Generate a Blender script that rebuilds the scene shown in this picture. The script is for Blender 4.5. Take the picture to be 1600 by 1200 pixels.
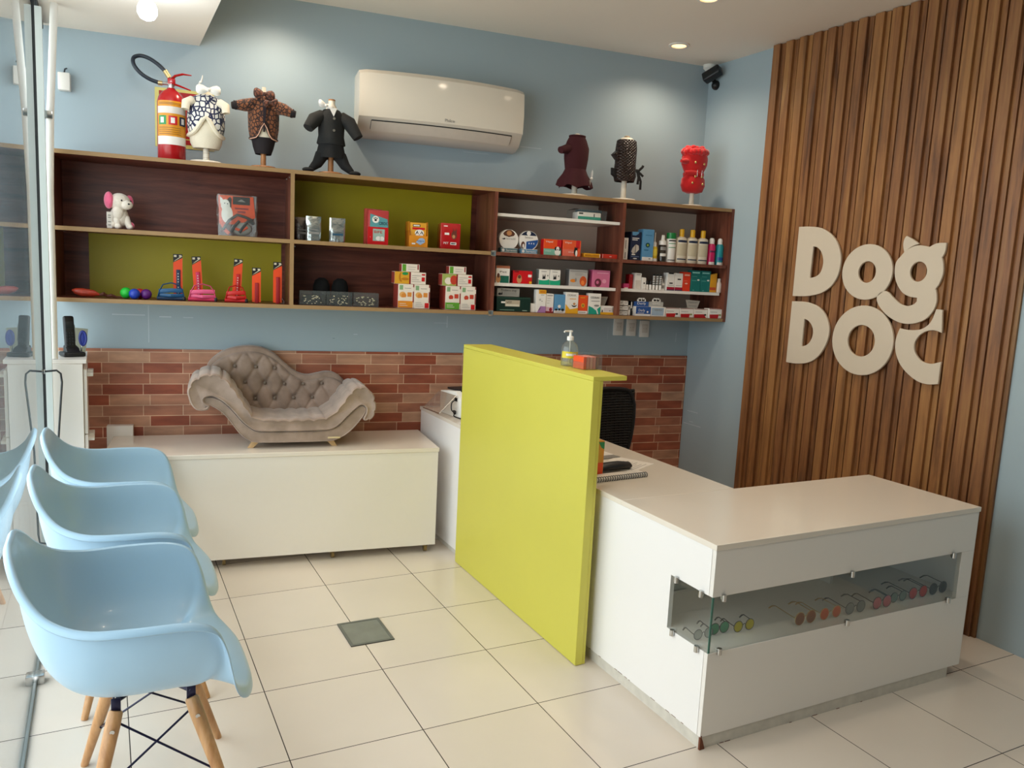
import bpy, bmesh, math, random
from mathutils import Vector, Matrix
random.seed(7)
PI = math.pi
for o in list(bpy.data.objects): bpy.data.objects.remove(o)
SC = bpy.context.scene
COL = SC.collection
# ------------------------------------------------------------ camera
B = -0.1216                                    # the back wall stands 7 degrees off the floor grid
XB = Vector((math.cos(B), math.sin(B), 0)); NB = Vector((-math.sin(B), math.cos(B), 0))
cam = bpy.data.cameras.new('camera'); co = bpy.data.objects.new('camera', cam); COL.objects.link(co)
cam.sensor_fit = 'HORIZONTAL'; cam.sensor_width = 36; cam.lens = 36 * 1239.8 / 1600
cam.clip_start = 0.02; cam.clip_end = 100
yaw, pitch, roll = -0.48, -0.1378, 0.0502
fwd = Vector((-math.sin(yaw) * math.cos(pitch), math.cos(yaw) * math.cos(pitch), math.sin(pitch)))
rt = Vector((math.cos(yaw), math.sin(yaw), 0)); up = rt.cross(fwd)
r2 = rt * math.cos(roll) + up * math.sin(roll); u2 = -rt * math.sin(roll) + up * math.cos(roll)
co.matrix_world = Matrix(((r2.x, u2.x, -fwd.x, -3.5796), (r2.y, u2.y, -fwd.y, -4.2889), (r2.z, u2.z, -fwd.z, 1.5647), (0, 0, 0, 1)))
SC.camera = co
# ------------------------------------------------------------ world, exposure, lamps off the frame
SC.view_settings.view_transform = 'Standard'; SC.view_settings.look = 'None'
SC.view_settings.gamma = 1; SC.view_settings.exposure = 0.0; SC.view_settings.use_curve_mapping = False
SC.cycles.max_bounces = 10; SC.cycles.transparent_max_bounces = 24; SC.cycles.diffuse_bounces = 6; SC.cycles.glossy_bounces = 5
SC.cycles.sample_clamp_indirect = 6; SC.cycles.caustics_reflective = False; SC.cycles.caustics_refractive = False
SC.cycles.use_denoising = True
w = bpy.data.worlds.new('world'); SC.world = w; w.use_nodes = True
bg = w.node_tree.nodes['Background']; bg.inputs[0].default_value = (0.93, 0.965, 1.0, 1); bg.inputs[1].default_value = 4.8
def portal(loc, sx, sy, rot):
    l = bpy.data.lights.new('portal', 'AREA'); l.shape = 'RECTANGLE'; l.size = sx; l.size_y = sy
    l.cycles.is_portal = True
    o = bpy.data.objects.new('window_portal', l); o.location = loc; o.rotation_euler = rot; COL.objects.link(o)
portal((-3.90, -1.45, 1.33), 2.66, 3.9, (0, -PI / 2, 0))
CEIL = 2.972; SOF = 2.667
LAMPS = [(-0.476, -0.272), (-0.869, -0.99), (-2.75, -0.02), (-1.75, -0.95), (-0.9, -2.2), (-2.6, -2.1), (-1.0, -3.6), (-2.6, -3.6)]
LAMP_W = 20.0
# ------------------------------------------------------------ helpers
def C(h):
    h = h.lstrip('#'); v = [int(h[i:i + 2], 16) / 255 for i in (0, 2, 4)]
    return tuple((x / 12.92 if x <= 0.04045 else ((x + 0.055) / 1.055) ** 2.4) for x in v) + (1,)
class NT:
    def __init__(s, name):
        s.m = bpy.data.materials.new(name); s.m.use_nodes = True; s.t = s.m.node_tree; s.n = s.t.nodes
        s.b = s.n['Principled BSDF']; s.out = s.n['Material Output']
    def add(s, typ, **kw):
        n = s.n.new(typ)
        for k, v in kw.items():
            if k.startswith('i_'): n.inputs[k[2:].replace('_', ' ')].default_value = v
            else: setattr(n, k, v)
        return n
    def link(s, a, b): s.t.links.new(a, b)
_M = {}
def mat(hexc, rough=0.5, metal=0.0, var=0.06, bump=0.0, scale=30, coat=0.0, name=None, sheen=0.0):
    key = (hexc, rough, metal, var, bump, scale, coat, sheen)
    if key in _M: return _M[key]
    t = NT(name or 'paint_' + hexc.strip('#'))
    tc = t.add('ShaderNodeTexCoord'); no = t.add('ShaderNodeTexNoise'); no.inputs['Scale'].default_value = scale; no.inputs['Detail'].default_value = 3
    t.link(tc.outputs['Object'], no.inputs['Vector'])
    mx = t.add('ShaderNodeMix', data_type='RGBA', blend_type='MIX'); c = C(hexc)
    mx.inputs['A'].default_value = tuple(x * (1 - var) for x in c[:3]) + (1,); mx.inputs['B'].default_value = tuple(min(1, x * (1 + var)) for x in c[:3]) + (1,)
    t.link(no.outputs['Fac'], mx.inputs['Factor']); t.link(mx.outputs['Result'], t.b.inputs['Base Color'])
    t.b.inputs['Roughness'].default_value = rough; t.b.inputs['Metallic'].default_value = metal
    t.b.inputs['Coat Weight'].default_value = coat; t.b.inputs['Coat Roughness'].default_value = 0.08
    t.b.inputs['Sheen Weight'].default_value = sheen
    if bump:
        bp = t.add('ShaderNodeBump'); bp.inputs['Strength'].default_value = bump; bp.inputs['Distance'].default_value = 0.003
        t.link(no.outputs['Fac'], bp.inputs['Height']); t.link(bp.outputs['Normal'], t.b.inputs['Normal'])
    _M[key] = t.m; return t.m
def wood(name, c1, c2, c3, axis='X', rough=0.4, scale=1.0):
    t = NT(name); tc = t.add('ShaderNodeTexCoord'); mp = t.add('ShaderNodeMapping')
    s = {'X': (1.2, 14, 14), 'Z': (14, 14, 0.9)}[axis]; mp.inputs['Scale'].default_value = tuple(x * scale for x in s)
    t.link(tc.outputs['Object'], mp.inputs['Vector'])
    n1 = t.add('ShaderNodeTexNoise'); n1.inputs['Scale'].default_value = 1.6; n1.inputs['Detail'].default_value = 8; n1.inputs['Roughness'].default_value = 0.65; n1.inputs['Distortion'].default_value = 0.6
    n2 = t.add('ShaderNodeTexNoise'); n2.inputs['Scale'].default_value = 9; n2.inputs['Detail'].default_value = 4
    t.link(mp.outputs[0], n1.inputs['Vector']); t.link(mp.outputs[0], n2.inputs['Vector'])
    r = t.add('ShaderNodeValToRGB'); e = r.color_ramp.elements
    e[0].position = 0.32; e[0].color = C(c1); e[1].position = 0.72; e[1].color = C(c3); q = e.new(0.5); q.color = C(c2)
    t.link(n1.outputs['Fac'], r.inputs['Fac'])
    mx = t.add('ShaderNodeMix', data_type='RGBA', blend_type='MULTIPLY'); mx.inputs['Factor'].default_value = 0.35
    t.link(r.outputs['Color'], mx.inputs['A']); t.link(n2.outputs['Fac'], mx.inputs['B']); t.link(mx.outputs['Result'], t.b.inputs['Base Color'])
    bp = t.add('ShaderNodeBump'); bp.inputs['Strength'].default_value = 0.15; bp.inputs['Distance'].default_value = 0.001
    t.link(n2.outputs['Fac'], bp.inputs['Height']); t.link(bp.outputs['Normal'], t.b.inputs['Normal'])
    t.b.inputs['Roughness'].default_value = rough; return t.m
def glass_mat(name, tint='#ffffff', extra=0.0, rough=0.0, opacity=0.0, body='#ffffff'):
    t = NT(name); t.n.remove(t.b)
    lw = t.add('ShaderNodeLayerWeight'); lw.inputs['Blend'].default_value = 0.5
    pw = t.add('ShaderNodeMath', operation='POWER'); pw.inputs[1].default_value = 4.6; t.link(lw.outputs['Facing'], pw.inputs[0])
    ad = t.add('ShaderNodeMath', operation='MULTIPLY_ADD', use_clamp=True); ad.inputs[1].default_value = 0.94; ad.inputs[2].default_value = 0.03 + extra; t.link(pw.outputs[0], ad.inputs[0])
    no = t.add('ShaderNodeTexNoise'); no.inputs['Scale'].default_value = 3
    mxc = t.add('ShaderNodeMix', data_type='RGBA'); c = C(tint); mxc.inputs['A'].default_value = tuple(x * 0.97 for x in c[:3]) + (1,); mxc.inputs['B'].default_value = c
    t.link(no.outputs['Fac'], mxc.inputs['Factor'])
    tr = t.add('ShaderNodeBsdfTransparent'); t.link(mxc.outputs['Result'], tr.inputs['Color'])
    gl = t.add('ShaderNodeBsdfGlossy'); gl.inputs['Roughness'].default_value = rough
    src = tr.outputs[0]
    if opacity:
        df = t.add('ShaderNodeBsdfDiffuse'); df.inputs['Color'].default_value = C(body)
        m0 = t.add('ShaderNodeMixShader'); m0.inputs[0].default_value = opacity; t.link(tr.outputs[0], m0.inputs[1]); t.link(df.outputs[0], m0.inputs[2]); src = m0.outputs[0]
    ms = t.add('ShaderNodeMixShader'); t.link(ad.outputs[0], ms.inputs[0]); t.link(src, ms.inputs[1]); t.link(gl.outputs[0], ms.inputs[2])
    t.link(ms.outputs[0], t.out.inputs['Surface']); return t.m
def emis(name, hexc, s):
    t = NT(name); t.b.inputs['Base Color'].default_value = C(hexc); t.b.inputs['Emission Color'].default_value = C(hexc); t.b.inputs['Emission Strength'].default_value = s
    return t.m
class MB:
    def __init__(s, m=None): s.v = []; s.f = []; s.fm = []; s.mats = []; s.mi = 0; s.T = None; (s.m(m) if m else None)
    def m(s, mt):
        if mt not in s.mats: s.mats.append(mt)
        s.mi = s.mats.index(mt); return s
    def raw(s, vs, fs):
        k = len(s.v)
        for p in vs:
            p = Vector(p); s.v.append(s.T @ p if s.T is not None else p)
        for f in fs: s.f.append([k + i for i in f]); s.fm.append(s.mi)
        return s
    def bmx(s, bm):
        bm.verts.index_update(); s.raw([v.co.copy() for v in bm.verts], [[v.index for v in f.verts] for f in bm.faces]); bm.free(); return s
    def box(s, x0, x1, y0, y1, z0, z1, b=0.0, seg=2):
        if not b:
            return s.raw([(x0, y0, z0), (x1, y0, z0), (x1, y1, z0), (x0, y1, z0), (x0, y0, z1), (x1, y0, z1), (x1, y1, z1), (x0, y1, z1)],
                         [(0, 3, 2, 1), (4, 5, 6, 7), (0, 1, 5, 4), (1, 2, 6, 5), (2, 3, 7, 6), (3, 0, 4, 7)])
        bm = bmesh.new(); bmesh.ops.create_cube(bm, size=1)
        for v in bm.verts: v.co = Vector(((x0 + x1) / 2 + v.co.x * (x1 - x0), (y0 + y1) / 2 + v.co.y * (y1 - y0), (z0 + z1) / 2 + v.co.z * (z1 - z0)))
        bmesh.ops.bevel(bm, geom=bm.edges[:], offset=b, segments=seg, affect='EDGES', profile=0.5)
        return s.bmx(bm)
    def prism(s, pts, lo, hi, axis='y', b=0.0, seg=2):
        mk = {'y': lambda p, t: (p[0], t, p[1]), 'x': lambda p, t: (t, p[0], p[1]), 'z': lambda p, t: (p[0], p[1], t)}[axis]
        bm = bmesh.new(); n = len(pts)
        a = [bm.verts.new(mk(p, lo)) for p in pts]; c = [bm.verts.new(mk(p, hi)) for p in pts]
        f1 = bm.faces.new(a[::-1]); f2 = bm.faces.new(c)
        for i in range(n): bm.faces.new((a[i], a[(i + 1) % n], c[(i + 1) % n], c[i]))
        bmesh.ops.recalc_face_normals(bm, faces=bm.faces[:])
        if b: bmesh.ops.bevel(bm, geom=list(f1.edges) + list(f2.edges), offset=b, segments=seg, affect='EDGES', profile=0.5)
        return s.bmx(bm)
    def loft(s, rings, cap0=True, cap1=True, closed=True):
        n = len(rings[0]); vs = [p for r in rings for p in r]; fs = []
        for i in range(len(rings) - 1):
            for j in range(n if closed else n - 1):
                k = (j + 1) % n; fs.append((i * n + j, i * n + k, (i + 1) * n + k, (i + 1) * n + j))
        if cap0: fs.append(tuple(range(n))[::-1])
        if cap1: fs.append(tuple((len(rings) - 1) * n + j for j in range(n)))
        return s.raw(vs, fs)
    def lathe(s, prof, n=20, c=(0, 0, 0), sx=1, sy=1, cap0=True, cap1=True):
        return s.loft([[(c[0] + r * sx * math.cos(2 * PI * j / n), c[1] + r * sy * math.sin(2 * PI * j / n), c[2] + z) for j in range(n)] for r, z in [(max(r, 1e-4), z) for r, z in prof]], cap0, cap1)
    def tube(s, pts, r, n=8, caps=True, flat=None):
        pts = [Vector(p) for p in pts]; m = len(pts); rs = r if isinstance(r, (list, tuple)) else [r] * m; rings = []
        up_ = None
        for i, p in enumerate(pts):
            t = (pts[min(i + 1, m - 1)] - pts[max(i - 1, 0)]).normalized()
            if up_ is None:
                up_ = Vector((0, 0, 1)) if abs(t.z) < 0.9 else Vector((1, 0, 0))
            a = (up_ - t * up_.dot(t)).normalized(); bb = t.cross(a); up_ = a
            k1, k2 = (1, 1) if flat is None else flat
            rings.append([p + a * (rs[i] * k1 * math.cos(2 * PI * j / n)) + bb * (rs[i] * k2 * math.sin(2 * PI * j / n)) for j in range(n)])
        return s.loft(rings, caps, caps)
    def ball(s, c, r, nu=16, nv=10):
        r = (r, r, r) if not isinstance(r, (tuple, list)) else r
        return s.loft([[(c[0] + r[0] * math.sin(PI * i / nv) * math.cos(2 * PI * j / nu), c[1] + r[1] * math.sin(PI * i / nv) * math.sin(2 * PI * j / nu), c[2] - r[2] * math.cos(PI * i / nv)) for j in range(nu)]
                       for i in [0.02] + list(range(1, nv)) + [nv - 0.02]])
    def patch(s, x0, x1, z0, z1, y):      # printed area facing -y
        return s.raw([(x0, y, z0), (x1, y, z0), (x1, y, z1), (x0, y, z1)], [(0, 1, 2, 3)])
    def disc(s, cx, cz, rx, rz, y, n=18):
        return s.raw([(cx + rx * math.cos(2 * PI * i / n), y, cz + rz * math.sin(2 * PI * i / n)) for i in range(n)], [tuple(range(n))])
    def poly(s, pts, y): return s.raw([(p[0], y, p[1]) for p in pts], [tuple(range(len(pts)))])
    def text(s, txt, size, x, z, y, ext=0.0003, w=None, align='CENTER', M=None):
        cu = bpy.data.curves.new('t', 'FONT'); cu.body = txt; cu.size = size; cu.extrude = ext; cu.align_x = align; cu.align_y = 'CENTER'; cu.resolution_u = 3
        o = bpy.data.objects.new('t', cu); COL.objects.link(o); dg = bpy.context.evaluated_depsgraph_get(); me = bpy.data.meshes.new_from_object(o.evaluated_get(dg))
        k = 1.0
        if w and len(me.vertices):
            xs = [v.co.x for v in me.vertices]; k = w / max(1e-6, max(xs) - min(xs))
        base = M if M is not None else Matrix(((1, 0, 0, x), (0, 0, -1, y), (0, 1, 0, z), (0, 0, 0, 1)))
        s.raw([base @ Vector((v.co.x * k, v.co.y, v.co.z)) for v in me.vertices], [tuple(p.vertices) for p in me.polygons])
        bpy.data.objects.remove(o); bpy.data.curves.remove(cu); bpy.data.meshes.remove(me); return s
    def build(s, name, parent=None, sharp=38, sub=0):
        me = bpy.data.meshes.new(name); me.from_pydata([tuple(v) for v in s.v], [], s.f)
        for m_ in s.mats: me.materials.append(m_)
        me.polygons.foreach_set('material_index', s.fm)
        me.update(); me.shade_smooth(); me.set_sharp_from_angle(angle=math.radians(sharp))
        o = bpy.data.objects.new(name, me); COL.objects.link(o)
        if parent is not None: o.parent = parent
        if sub:
            md = o.modifiers.new('sub', 'SUBSURF'); md.levels = sub; md.render_levels = sub
        return o
def tag(o, label=None, cat=None, group=None, kind=None):
    if label: o['label'] = label
    if cat: o['category'] = cat
    if group: o['group'] = group
    if kind: o['kind'] = kind
    return o
def W(s, d, z): v = XB * s - NB * d; return Vector((v.x, v.y, z))
def put(o, s, d, z, yaw=0.0): o.location = W(s, d, z); o.rotation_euler = (0, 0, B + yaw); return o
def thing(name, label, cat, loc, rz=0.0, group=None):
    o = bpy.data.objects.new(name, None); o.empty_display_size = 0.05; COL.objects.link(o); o.location = loc; o.rotation_euler = (0, 0, rz)
    return tag(o, label, cat, group)
def wthing(name, label, cat, s, d, z, yaw=0.0, group=None): return thing(name, label, cat, W(s, d, z), B + yaw, group)
def catmull(P, k=6, closed=True):
    out = []; n = len(P); rng = range(n if closed else n - 1)
    for i in rng:
        p0, p1, p2, p3 = (Vector(P[(i + q) % n]) if closed else Vector(P[min(max(i + q, 0), n - 1)]) for q in (-1, 0, 1, 2))
        for j in range(k):
            t = j / k; out.append(0.5 * ((2 * p1) + (-p0 + p2) * t + (2 * p0 - 5 * p1 + 4 * p2 - p3) * t * t + (-p0 + 3 * p1 - 3 * p2 + p3) * t ** 3))
    if not closed: out.append(Vector(P[-1]))
    return out
# ------------------------------------------------------------ materials
white_lam = mat('#e9e4de', 0.28, var=0.012, scale=6, coat=0.2, name='white_laminate')
white_side = mat('#efecea', 0.3, var=0.012, scale=6, coat=0.15, name='white_side_laminate')
cream_top = mat('#e6dccf', 0.22, var=0.015, scale=5, coat=0.3, name='cream_laminate_top')
lime = mat('#c8c14e', 0.42, var=0.03, scale=4, name='lime_green_laminate')
olive = mat('#b0a20e', 0.5, var=0.04, scale=8, name='lime_back_panel')
shelfwood = wood('walnut_laminate', '#4d2016', '#733828', '#93523c', 'X', 0.42)
shelfwood_v = wood('walnut_upright', '#562a1e', '#7c4432', '#986048', 'Z', 0.42)
edgewood = mat('#9a7a52', 0.5, var=0.08, scale=20, name='shelf_edge_band')
taupe_back = mat('#e6d4c2', 0.6, var=0.03, scale=6, name='taupe_back_panel')
slatwood = wood('slat_wood', '#5c3820', '#8a6038', '#a27848', 'Z', 0.45, 1.0)
blackp = mat('#101012', 0.45, name='black_plastic'); whitep = mat('#ece9e2', 0.35, var=0.02, name='white_plastic')
chrome = mat('#c9c9c7', 0.22, 1.0, name='brushed_metal'); darkm = mat('#3a3d40', 0.35, 0.8, name='dark_metal')
clear = glass_mat('clear_plastic', '#fbfcfb', 0.02, 0.03, 0.03, '#e8ecea')
red = mat('#c8161c', 0.35, name='red_print'); white = mat('#ece8e2', 0.45, name='white_print'); black = mat('#141416', 0.5, name='black_print')
orange = mat('#e5501a', 0.4, name='orange_print'); yellow = mat('#e6a91e', 0.4, name='yellow_print'); green = mat('#1f8f4e', 0.4, name='green_print')
teal = mat('#1f9c84', 0.4, name='teal_print'); blue = mat('#1f4f94', 0.4, name='blue_print'); grey = mat('#8d8a86', 0.45, name='grey_print')
navy = mat('#14203e', 0.4, name='navy_print'); pink = mat('#d8709a', 0.4, name='pink_print'); maroon = mat('#8c1f28', 0.4, name='maroon_print')
skyb = mat('#5a93bd', 0.4, name='sky_blue_print'); tan = mat('#c08a5a', 0.5, name='tan_print'); lilac = mat('#a878ac', 0.4, name='lilac_print'); brownp = mat('#5d3524', 0.5, name='brown_print')
# ------------------------------------------------------------ setting
def grid_mat():
    t = NT('cream_floor_tiles'); tc = t.add('ShaderNodeTexCoord'); mp = t.add('ShaderNodeMapping')
    mp.inputs['Location'].default_value = (3.0749 + 0.0015, 0.1252 + 0.0015, 0)
    br = t.add('ShaderNodeTexBrick'); br.offset = 0.0; br.squash = 1.0
    br.inputs['Scale'].default_value = 1; br.inputs['Brick Width'].default_value = 0.45; br.inputs['Row Height'].default_value = 0.45
    br.inputs['Mortar Size'].default_value = 0.0018; br.inputs['Mortar Smooth'].default_value = 0.1; br.inputs['Bias'].default_value = 0
    br.inputs['Color1'].default_value = C('#d9cdc0'); br.inputs['Color2'].default_value = C('#ddd2c6'); br.inputs['Mortar'].default_value = C('#3f3833')
    t.link(tc.outputs['Object'], mp.inputs[0]); t.link(mp.outputs[0], br.inputs['Vector'])
    no = t.add('ShaderNodeTexNoise'); no.inputs['Scale'].default_value = 2.5; no.inputs['Detail'].default_value = 5; t.link(tc.outputs['Object'], no.inputs['Vector'])
    mr = t.add('ShaderNodeMapRange'); mr.inputs['To Min'].default_value = 0.93; mr.inputs['To Max'].default_value = 1.05; t.link(no.outputs['Fac'], mr.inputs['Value'])
    mx = t.add('ShaderNodeMix', data_type='RGBA', blend_type='MULTIPLY'); mx.inputs['Factor'].default_value = 1
    t.link(br.outputs['Color'], mx.inputs['A']); t.link(mr.outputs[0], mx.inputs['B']); t.link(mx.outputs['Result'], t.b.inputs['Base Color'])
    rr = t.add('ShaderNodeMapRange'); rr.inputs['To Min'].default_value = 0.16; rr.inputs['To Max'].default_value = 0.3; t.link(no.outputs['Fac'], rr.inputs['Value']); t.link(rr.outputs[0], t.b.inputs['Roughness'])
    bp = t.add('ShaderNodeBump', invert=True); bp.inputs['Strength'].default_value = 0.4; bp.inputs['Distance'].default_value = 0.002; t.link(br.outputs['Fac'], bp.inputs['Height']); t.link(bp.outputs['Normal'], t.b.inputs['Normal'])
    return t.m
def brick_mat():
    t = NT('old_brick_tiles'); tc = t.add('ShaderNodeTexCoord'); mp = t.add('ShaderNodeMapping'); sw = t.add('ShaderNodeSeparateXYZ'); cb = t.add('ShaderNodeCombineXYZ')
    t.link(tc.outputs['Object'], sw.inputs[0]); t.link(sw.outputs['X'], cb.inputs['X']); t.link(sw.outputs['Z'], cb.inputs['Y']); t.link(cb.outputs[0], mp.inputs[0])
    mp.inputs['Location'].default_value = (0.18, 0.004, 0)
    br = t.add('ShaderNodeTexBrick'); br.offset = 0.17; br.offset_frequency = 2
    br.inputs['Scale'].default_value = 1; br.inputs['Brick Width'].default_value = 0.2; br.inputs['Row Height'].default_value = 0.0585; br.inputs['Bias'].default_value = -0.25
    br.inputs['Mortar Size'].default_value = 0.0022; br.inputs['Mortar Smooth'].default_value = 0.2
    br.inputs['Color1'].default_value = C('#9a4f36'); br.inputs['Color2'].default_value = C('#cca88c'); br.inputs['Mortar'].default_value = C('#d9b79c')
    t.link(mp.outputs[0], br.inputs['Vector'])
    mp2 = t.add('ShaderNodeMapping'); mp2.inputs['Scale'].default_value = (6, 22, 1); t.link(cb.outputs[0], mp2.inputs[0])
    no = t.add('ShaderNodeTexNoise'); no.inputs['Scale'].default_value = 1; no.inputs['Detail'].default_value = 8; t.link(mp2.outputs[0], no.inputs['Vector'])
    rp = t.add('ShaderNodeValToRGB'); rp.color_ramp.elements[0].position = 0.3; rp.color_ramp.elements[0].color = (0.72, 0.68, 0.66, 1); rp.color_ramp.elements[1].position = 0.72; rp.color_ramp.elements[1].color = (1.22, 1.18, 1.12, 1)
    t.link(no.outputs['Fac'], rp.inputs['Fac'])
    mx = t.add('ShaderNodeMix', data_type='RGBA', blend_type='MULTIPLY'); mx.inputs['Factor'].default_value = 1
    t.link(br.outputs['Color'], mx.inputs['A']); t.link(rp.outputs['Color'], mx.inputs['B']); t.link(mx.outputs['Result'], t.b.inputs['Base Color'])
    t.b.inputs['Roughness'].default_value = 0.55
    bp = t.add('ShaderNodeBump', invert=True); bp.inputs['Strength'].default_value = 0.5; bp.inputs['Distance'].default_value = 0.002; t.link(br.outputs['Fac'], bp.inputs['Height']); t.link(bp.outputs['Normal'], t.b.inputs['Normal'])
    return t.m
wallblue = mat('#a2b4bd', 0.45, var=0.03, scale=1.5, bump=0.05, name='blue_wall_paint')
ceilw = mat('#eee6da', 0.7, var=0.015, scale=2, name='white_ceiling_paint'); scuff = mat('#c9d3da', 0.6, name='paint_scuff')
def struct(o): return tag(o, kind='structure')
struct(MB(grid_mat()).box(-8, 0.1, -7.2, 1.4, -0.1, 0).build('floor'))
mb = MB(ceilw); mb.box(-3.10, 0.1, -7.2, 1.0, CEIL, CEIL + 0.1)
mb.box(-4.3, -3.10, -7.2, 1.0, SOF, CEIL + 0.1); struct(mb.build('ceiling'))
mb = MB(wallblue); mb.box(-4.4, 0.12, 0, 0.12, 0, CEIL)
mb.m(scuff)
def sc(x0, x1, z0, z1): mb.box(x0, x1, -0.0006, 0.001, z0, z1)
for x0, x1, z0, z1 in ((-3.56, -3.40, 1.245, 1.249), (-3.385, -3.382, 1.10, 1.30), (-3.33, -3.27, 1.238, 1.243), (-3.21, -3.16, 1.238, 1.241), (-1.72, -1.717, 1.22, 1.29), (-1.80, -1.72, 1.245, 1.247),
                       (-1.30, -1.16, 2.335, 2.338), (-1.66, -1.5, 2.27, 2.272), (-2.285, -2.262, 1.165, 1.168), (-0.10, -0.097, 1.16, 1.22), (-0.62, -0.619, 1.17, 1.25)): sc(x0, x1, z0, z1)
mb.m(blackp).lathe([(0.006, 0), (0.006, 0.001)], 10, (-2.40, 0, 1.14))
wb = struct(mb.build('wall_back')); wb.rotation_euler = (0, 0, B)
mb = MB(wallblue); mb.box(0, 0.12, -7.2, 0.1, 0, CEIL)
mb.m(scuff)
for y0, y1, z0 in ((-0.16, -0.05, 0.69), (-0.20, -0.02, 0.60), (-0.12, -0.08, 0.62)): mb.box(-0.0006, 0.001, y0, y1, z0, z0 + 0.004)
struct(mb.build('wall_right'))
struct(MB(wallblue).box(-3.9, 0.12, -7.32, -7.2, 0, CEIL).build('wall_front'))
mb = MB(brick_mat()); mb.box(-3.86, -0.002, -0.008, 0.0, 0, 1.065); o = struct(mb.build('trim_1')); o.rotation_euler = (0, 0, B)
# glass front on the left
gl = glass_mat('green_tinted_glass', '#f6faf9', 0.06)
alu = mat('#cfd8d6', 0.35, 0.3, var=0.02, name='pale_aluminium'); seal = mat('#15181a', 0.6, name='dark_rubber_seal')
GX = -3.822
struct(MB(gl).box(GX - 0.009, GX, -2.6, -0.105, 0.03, SOF).build('window_1'))
struct(MB(gl).box(GX - 0.009, GX, -3.3, -2.63, 0.03, SOF).build('window_2'))
struct(MB(wallblue).box(GX - 0.12, GX, -7.2, -3.32, 0, SOF).build('wall_light_block'))  # unseen wall, added to keep window daylight off the counter front
struct(MB(gl).box(GX - 0.009, GX, -0.075, 0.45, 0.03, SOF).build('window_3'))
mb = MB(seal).box(GX - 0.014, GX + 0.006, -0.108, -0.07, 0, SOF); mb.m(alu).box(GX + 0.006, GX + 0.032, -0.112, -0.066, 0, SOF - 0.06)
struct(mb.build('trim_2'))
mb = MB(mat('#7d8482', 0.4, 0.5, name='floor_track')).box(GX - 0.014, GX + 0.006, -3.32, -0.1, 0, 0.012, 0.002); mb.m(chrome).box(GX - 0.01, GX + 0.03, -1.13, -1.08, 0, 0.035, 0.004)
mb.m(seal).box(GX - 0.02, GX + 0.012, -7.2, 0.42, SOF - 0.03, SOF - 0.001)
struct(mb.build('trim_3'))
# white conduit in the corner, with its clamp
t = thing('conduit_pipe', 'white vertical pipe clamped in the corner beside the glass front', 'pipe', (-3.786, 0.0, 1.058))
MB(whitep).tube([(0, 0.03, 0), (0.002, 0.03, 0.78), (0.012, 0.03, 1.12), (0.04, 0.03, SOF - 1.058)], 0.016, 14).build('pipe', t)
MB(chrome).box(-0.022, 0.022, 0.008, 0.052, 1.10, 1.135, 0.004).box(-0.034, -0.018, 0.02, 0.04, 1.105, 1.13).build('clamp', t)
# slatted wall panel
t = thing('slatted_wood_panel', 'tall brown ribbed wooden panel covering the right wall', 'wall panel', (0, -0.603, 0))
MB(slatwood).box(-0.012, 0, -1.60, 0, 0, CEIL - 0.003).build('backing', t)
slats = []
for i in range(16):
    c1 = ['#62402a', '#6c472c', '#77502f'][i % 3]; c2 = ['#97653e', '#a06c40', '#aa7646'][(i * 7) % 3]; c3 = ['#b0804e', '#b98852', '#c4945a'][(i * 5) % 3]
    if i < 4: slats.append(wood('slat_wood_%d' % i, c1, c2, c3, 'Z', 0.42))
    y = -i * 0.1; h = CEIL - 0.003
    mb = MB(slats[(i * 3 + i // 5) % 4] if i >= 4 else slats[i])
    mb.T = Matrix.Translation((0, 0, 0.0)); mb.box(-0.042, -0.012, y - 0.054, y - 0.0, 0, h, 0.0015, 1); mb.box(-0.024, -0.012, y - 0.080, y - 0.054, 0, h)
    mb.build('slat', t)
# the six letters of the sign
def letter(name, label, loops, ears=()):
    def shape(nm, lps, par):
        cu = bpy.data.curves.new(nm, 'CURVE'); cu.dimensions = '2D'; cu.fill_mode = 'BOTH'; cu.extrude = 0.005; cu.bevel_depth = 0.002; cu.bevel_resolution = 1
        for lp in lps:
            sp = cu.splines.new('POLY'); sp.points.add(len(lp) - 1); sp.use_cyclic_u = True
            for p, q in zip(sp.points, lp): p.co = (-q[0] - cx, q[1] - cz, 0, 1)
        o = bpy.data.objects.new('t', cu); COL.objects.link(o); dg = bpy.context.evaluated_depsgraph_get(); me = bpy.data.meshes.new_from_object(o.evaluated_get(dg))
        bpy.data.objects.remove(o); bpy.data.curves.remove(cu); me.name = nm; me.materials.clear(); me.materials.append(lettw)
        ob = bpy.data.objects.new(nm, me); COL.objects.link(ob)
        if par: ob.parent = par
        return ob
    xs = [-q[0] for q in loops[0]]; zs = [q[1] for q in loops[0]]; cx = (min(xs) + max(xs)) / 2; cz = min(zs)
    o = shape(name, loops, None)
    o.matrix_world = Matrix(((0, 0, -1, -0.052), (-1, 0, 0, -cx), (0, 1, 0, cz), (0, 0, 0, 1)))
    tag(o, label, 'sign letter', 'white letters of the wall sign')
    for e in ears: shape('cat_ear', [e], o)
lettw = mat('#d2c4b0', 0.5, var=0.01, name='cream_letter_acrylic')
def runs(P, corners):
    n = len(P); out = []; cs = sorted(corners)
    for a, b_ in zip(cs, cs[1:] + [cs[0] + n]):
        seg = [P[i % n] for i in range(a, b_ + 1)]; seg = [(p[0], p[1], 0) for p in seg]
        out += [(q.x, q.y) for q in catmull(seg, 5, False)[:-1]]
    return out
def ell(cy, cz, ry, rz, n=48): return [(cy + ry * math.cos(2 * PI * i / n), cz + rz * math.sin(2 * PI * i / n)) for i in range(n)]
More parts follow.
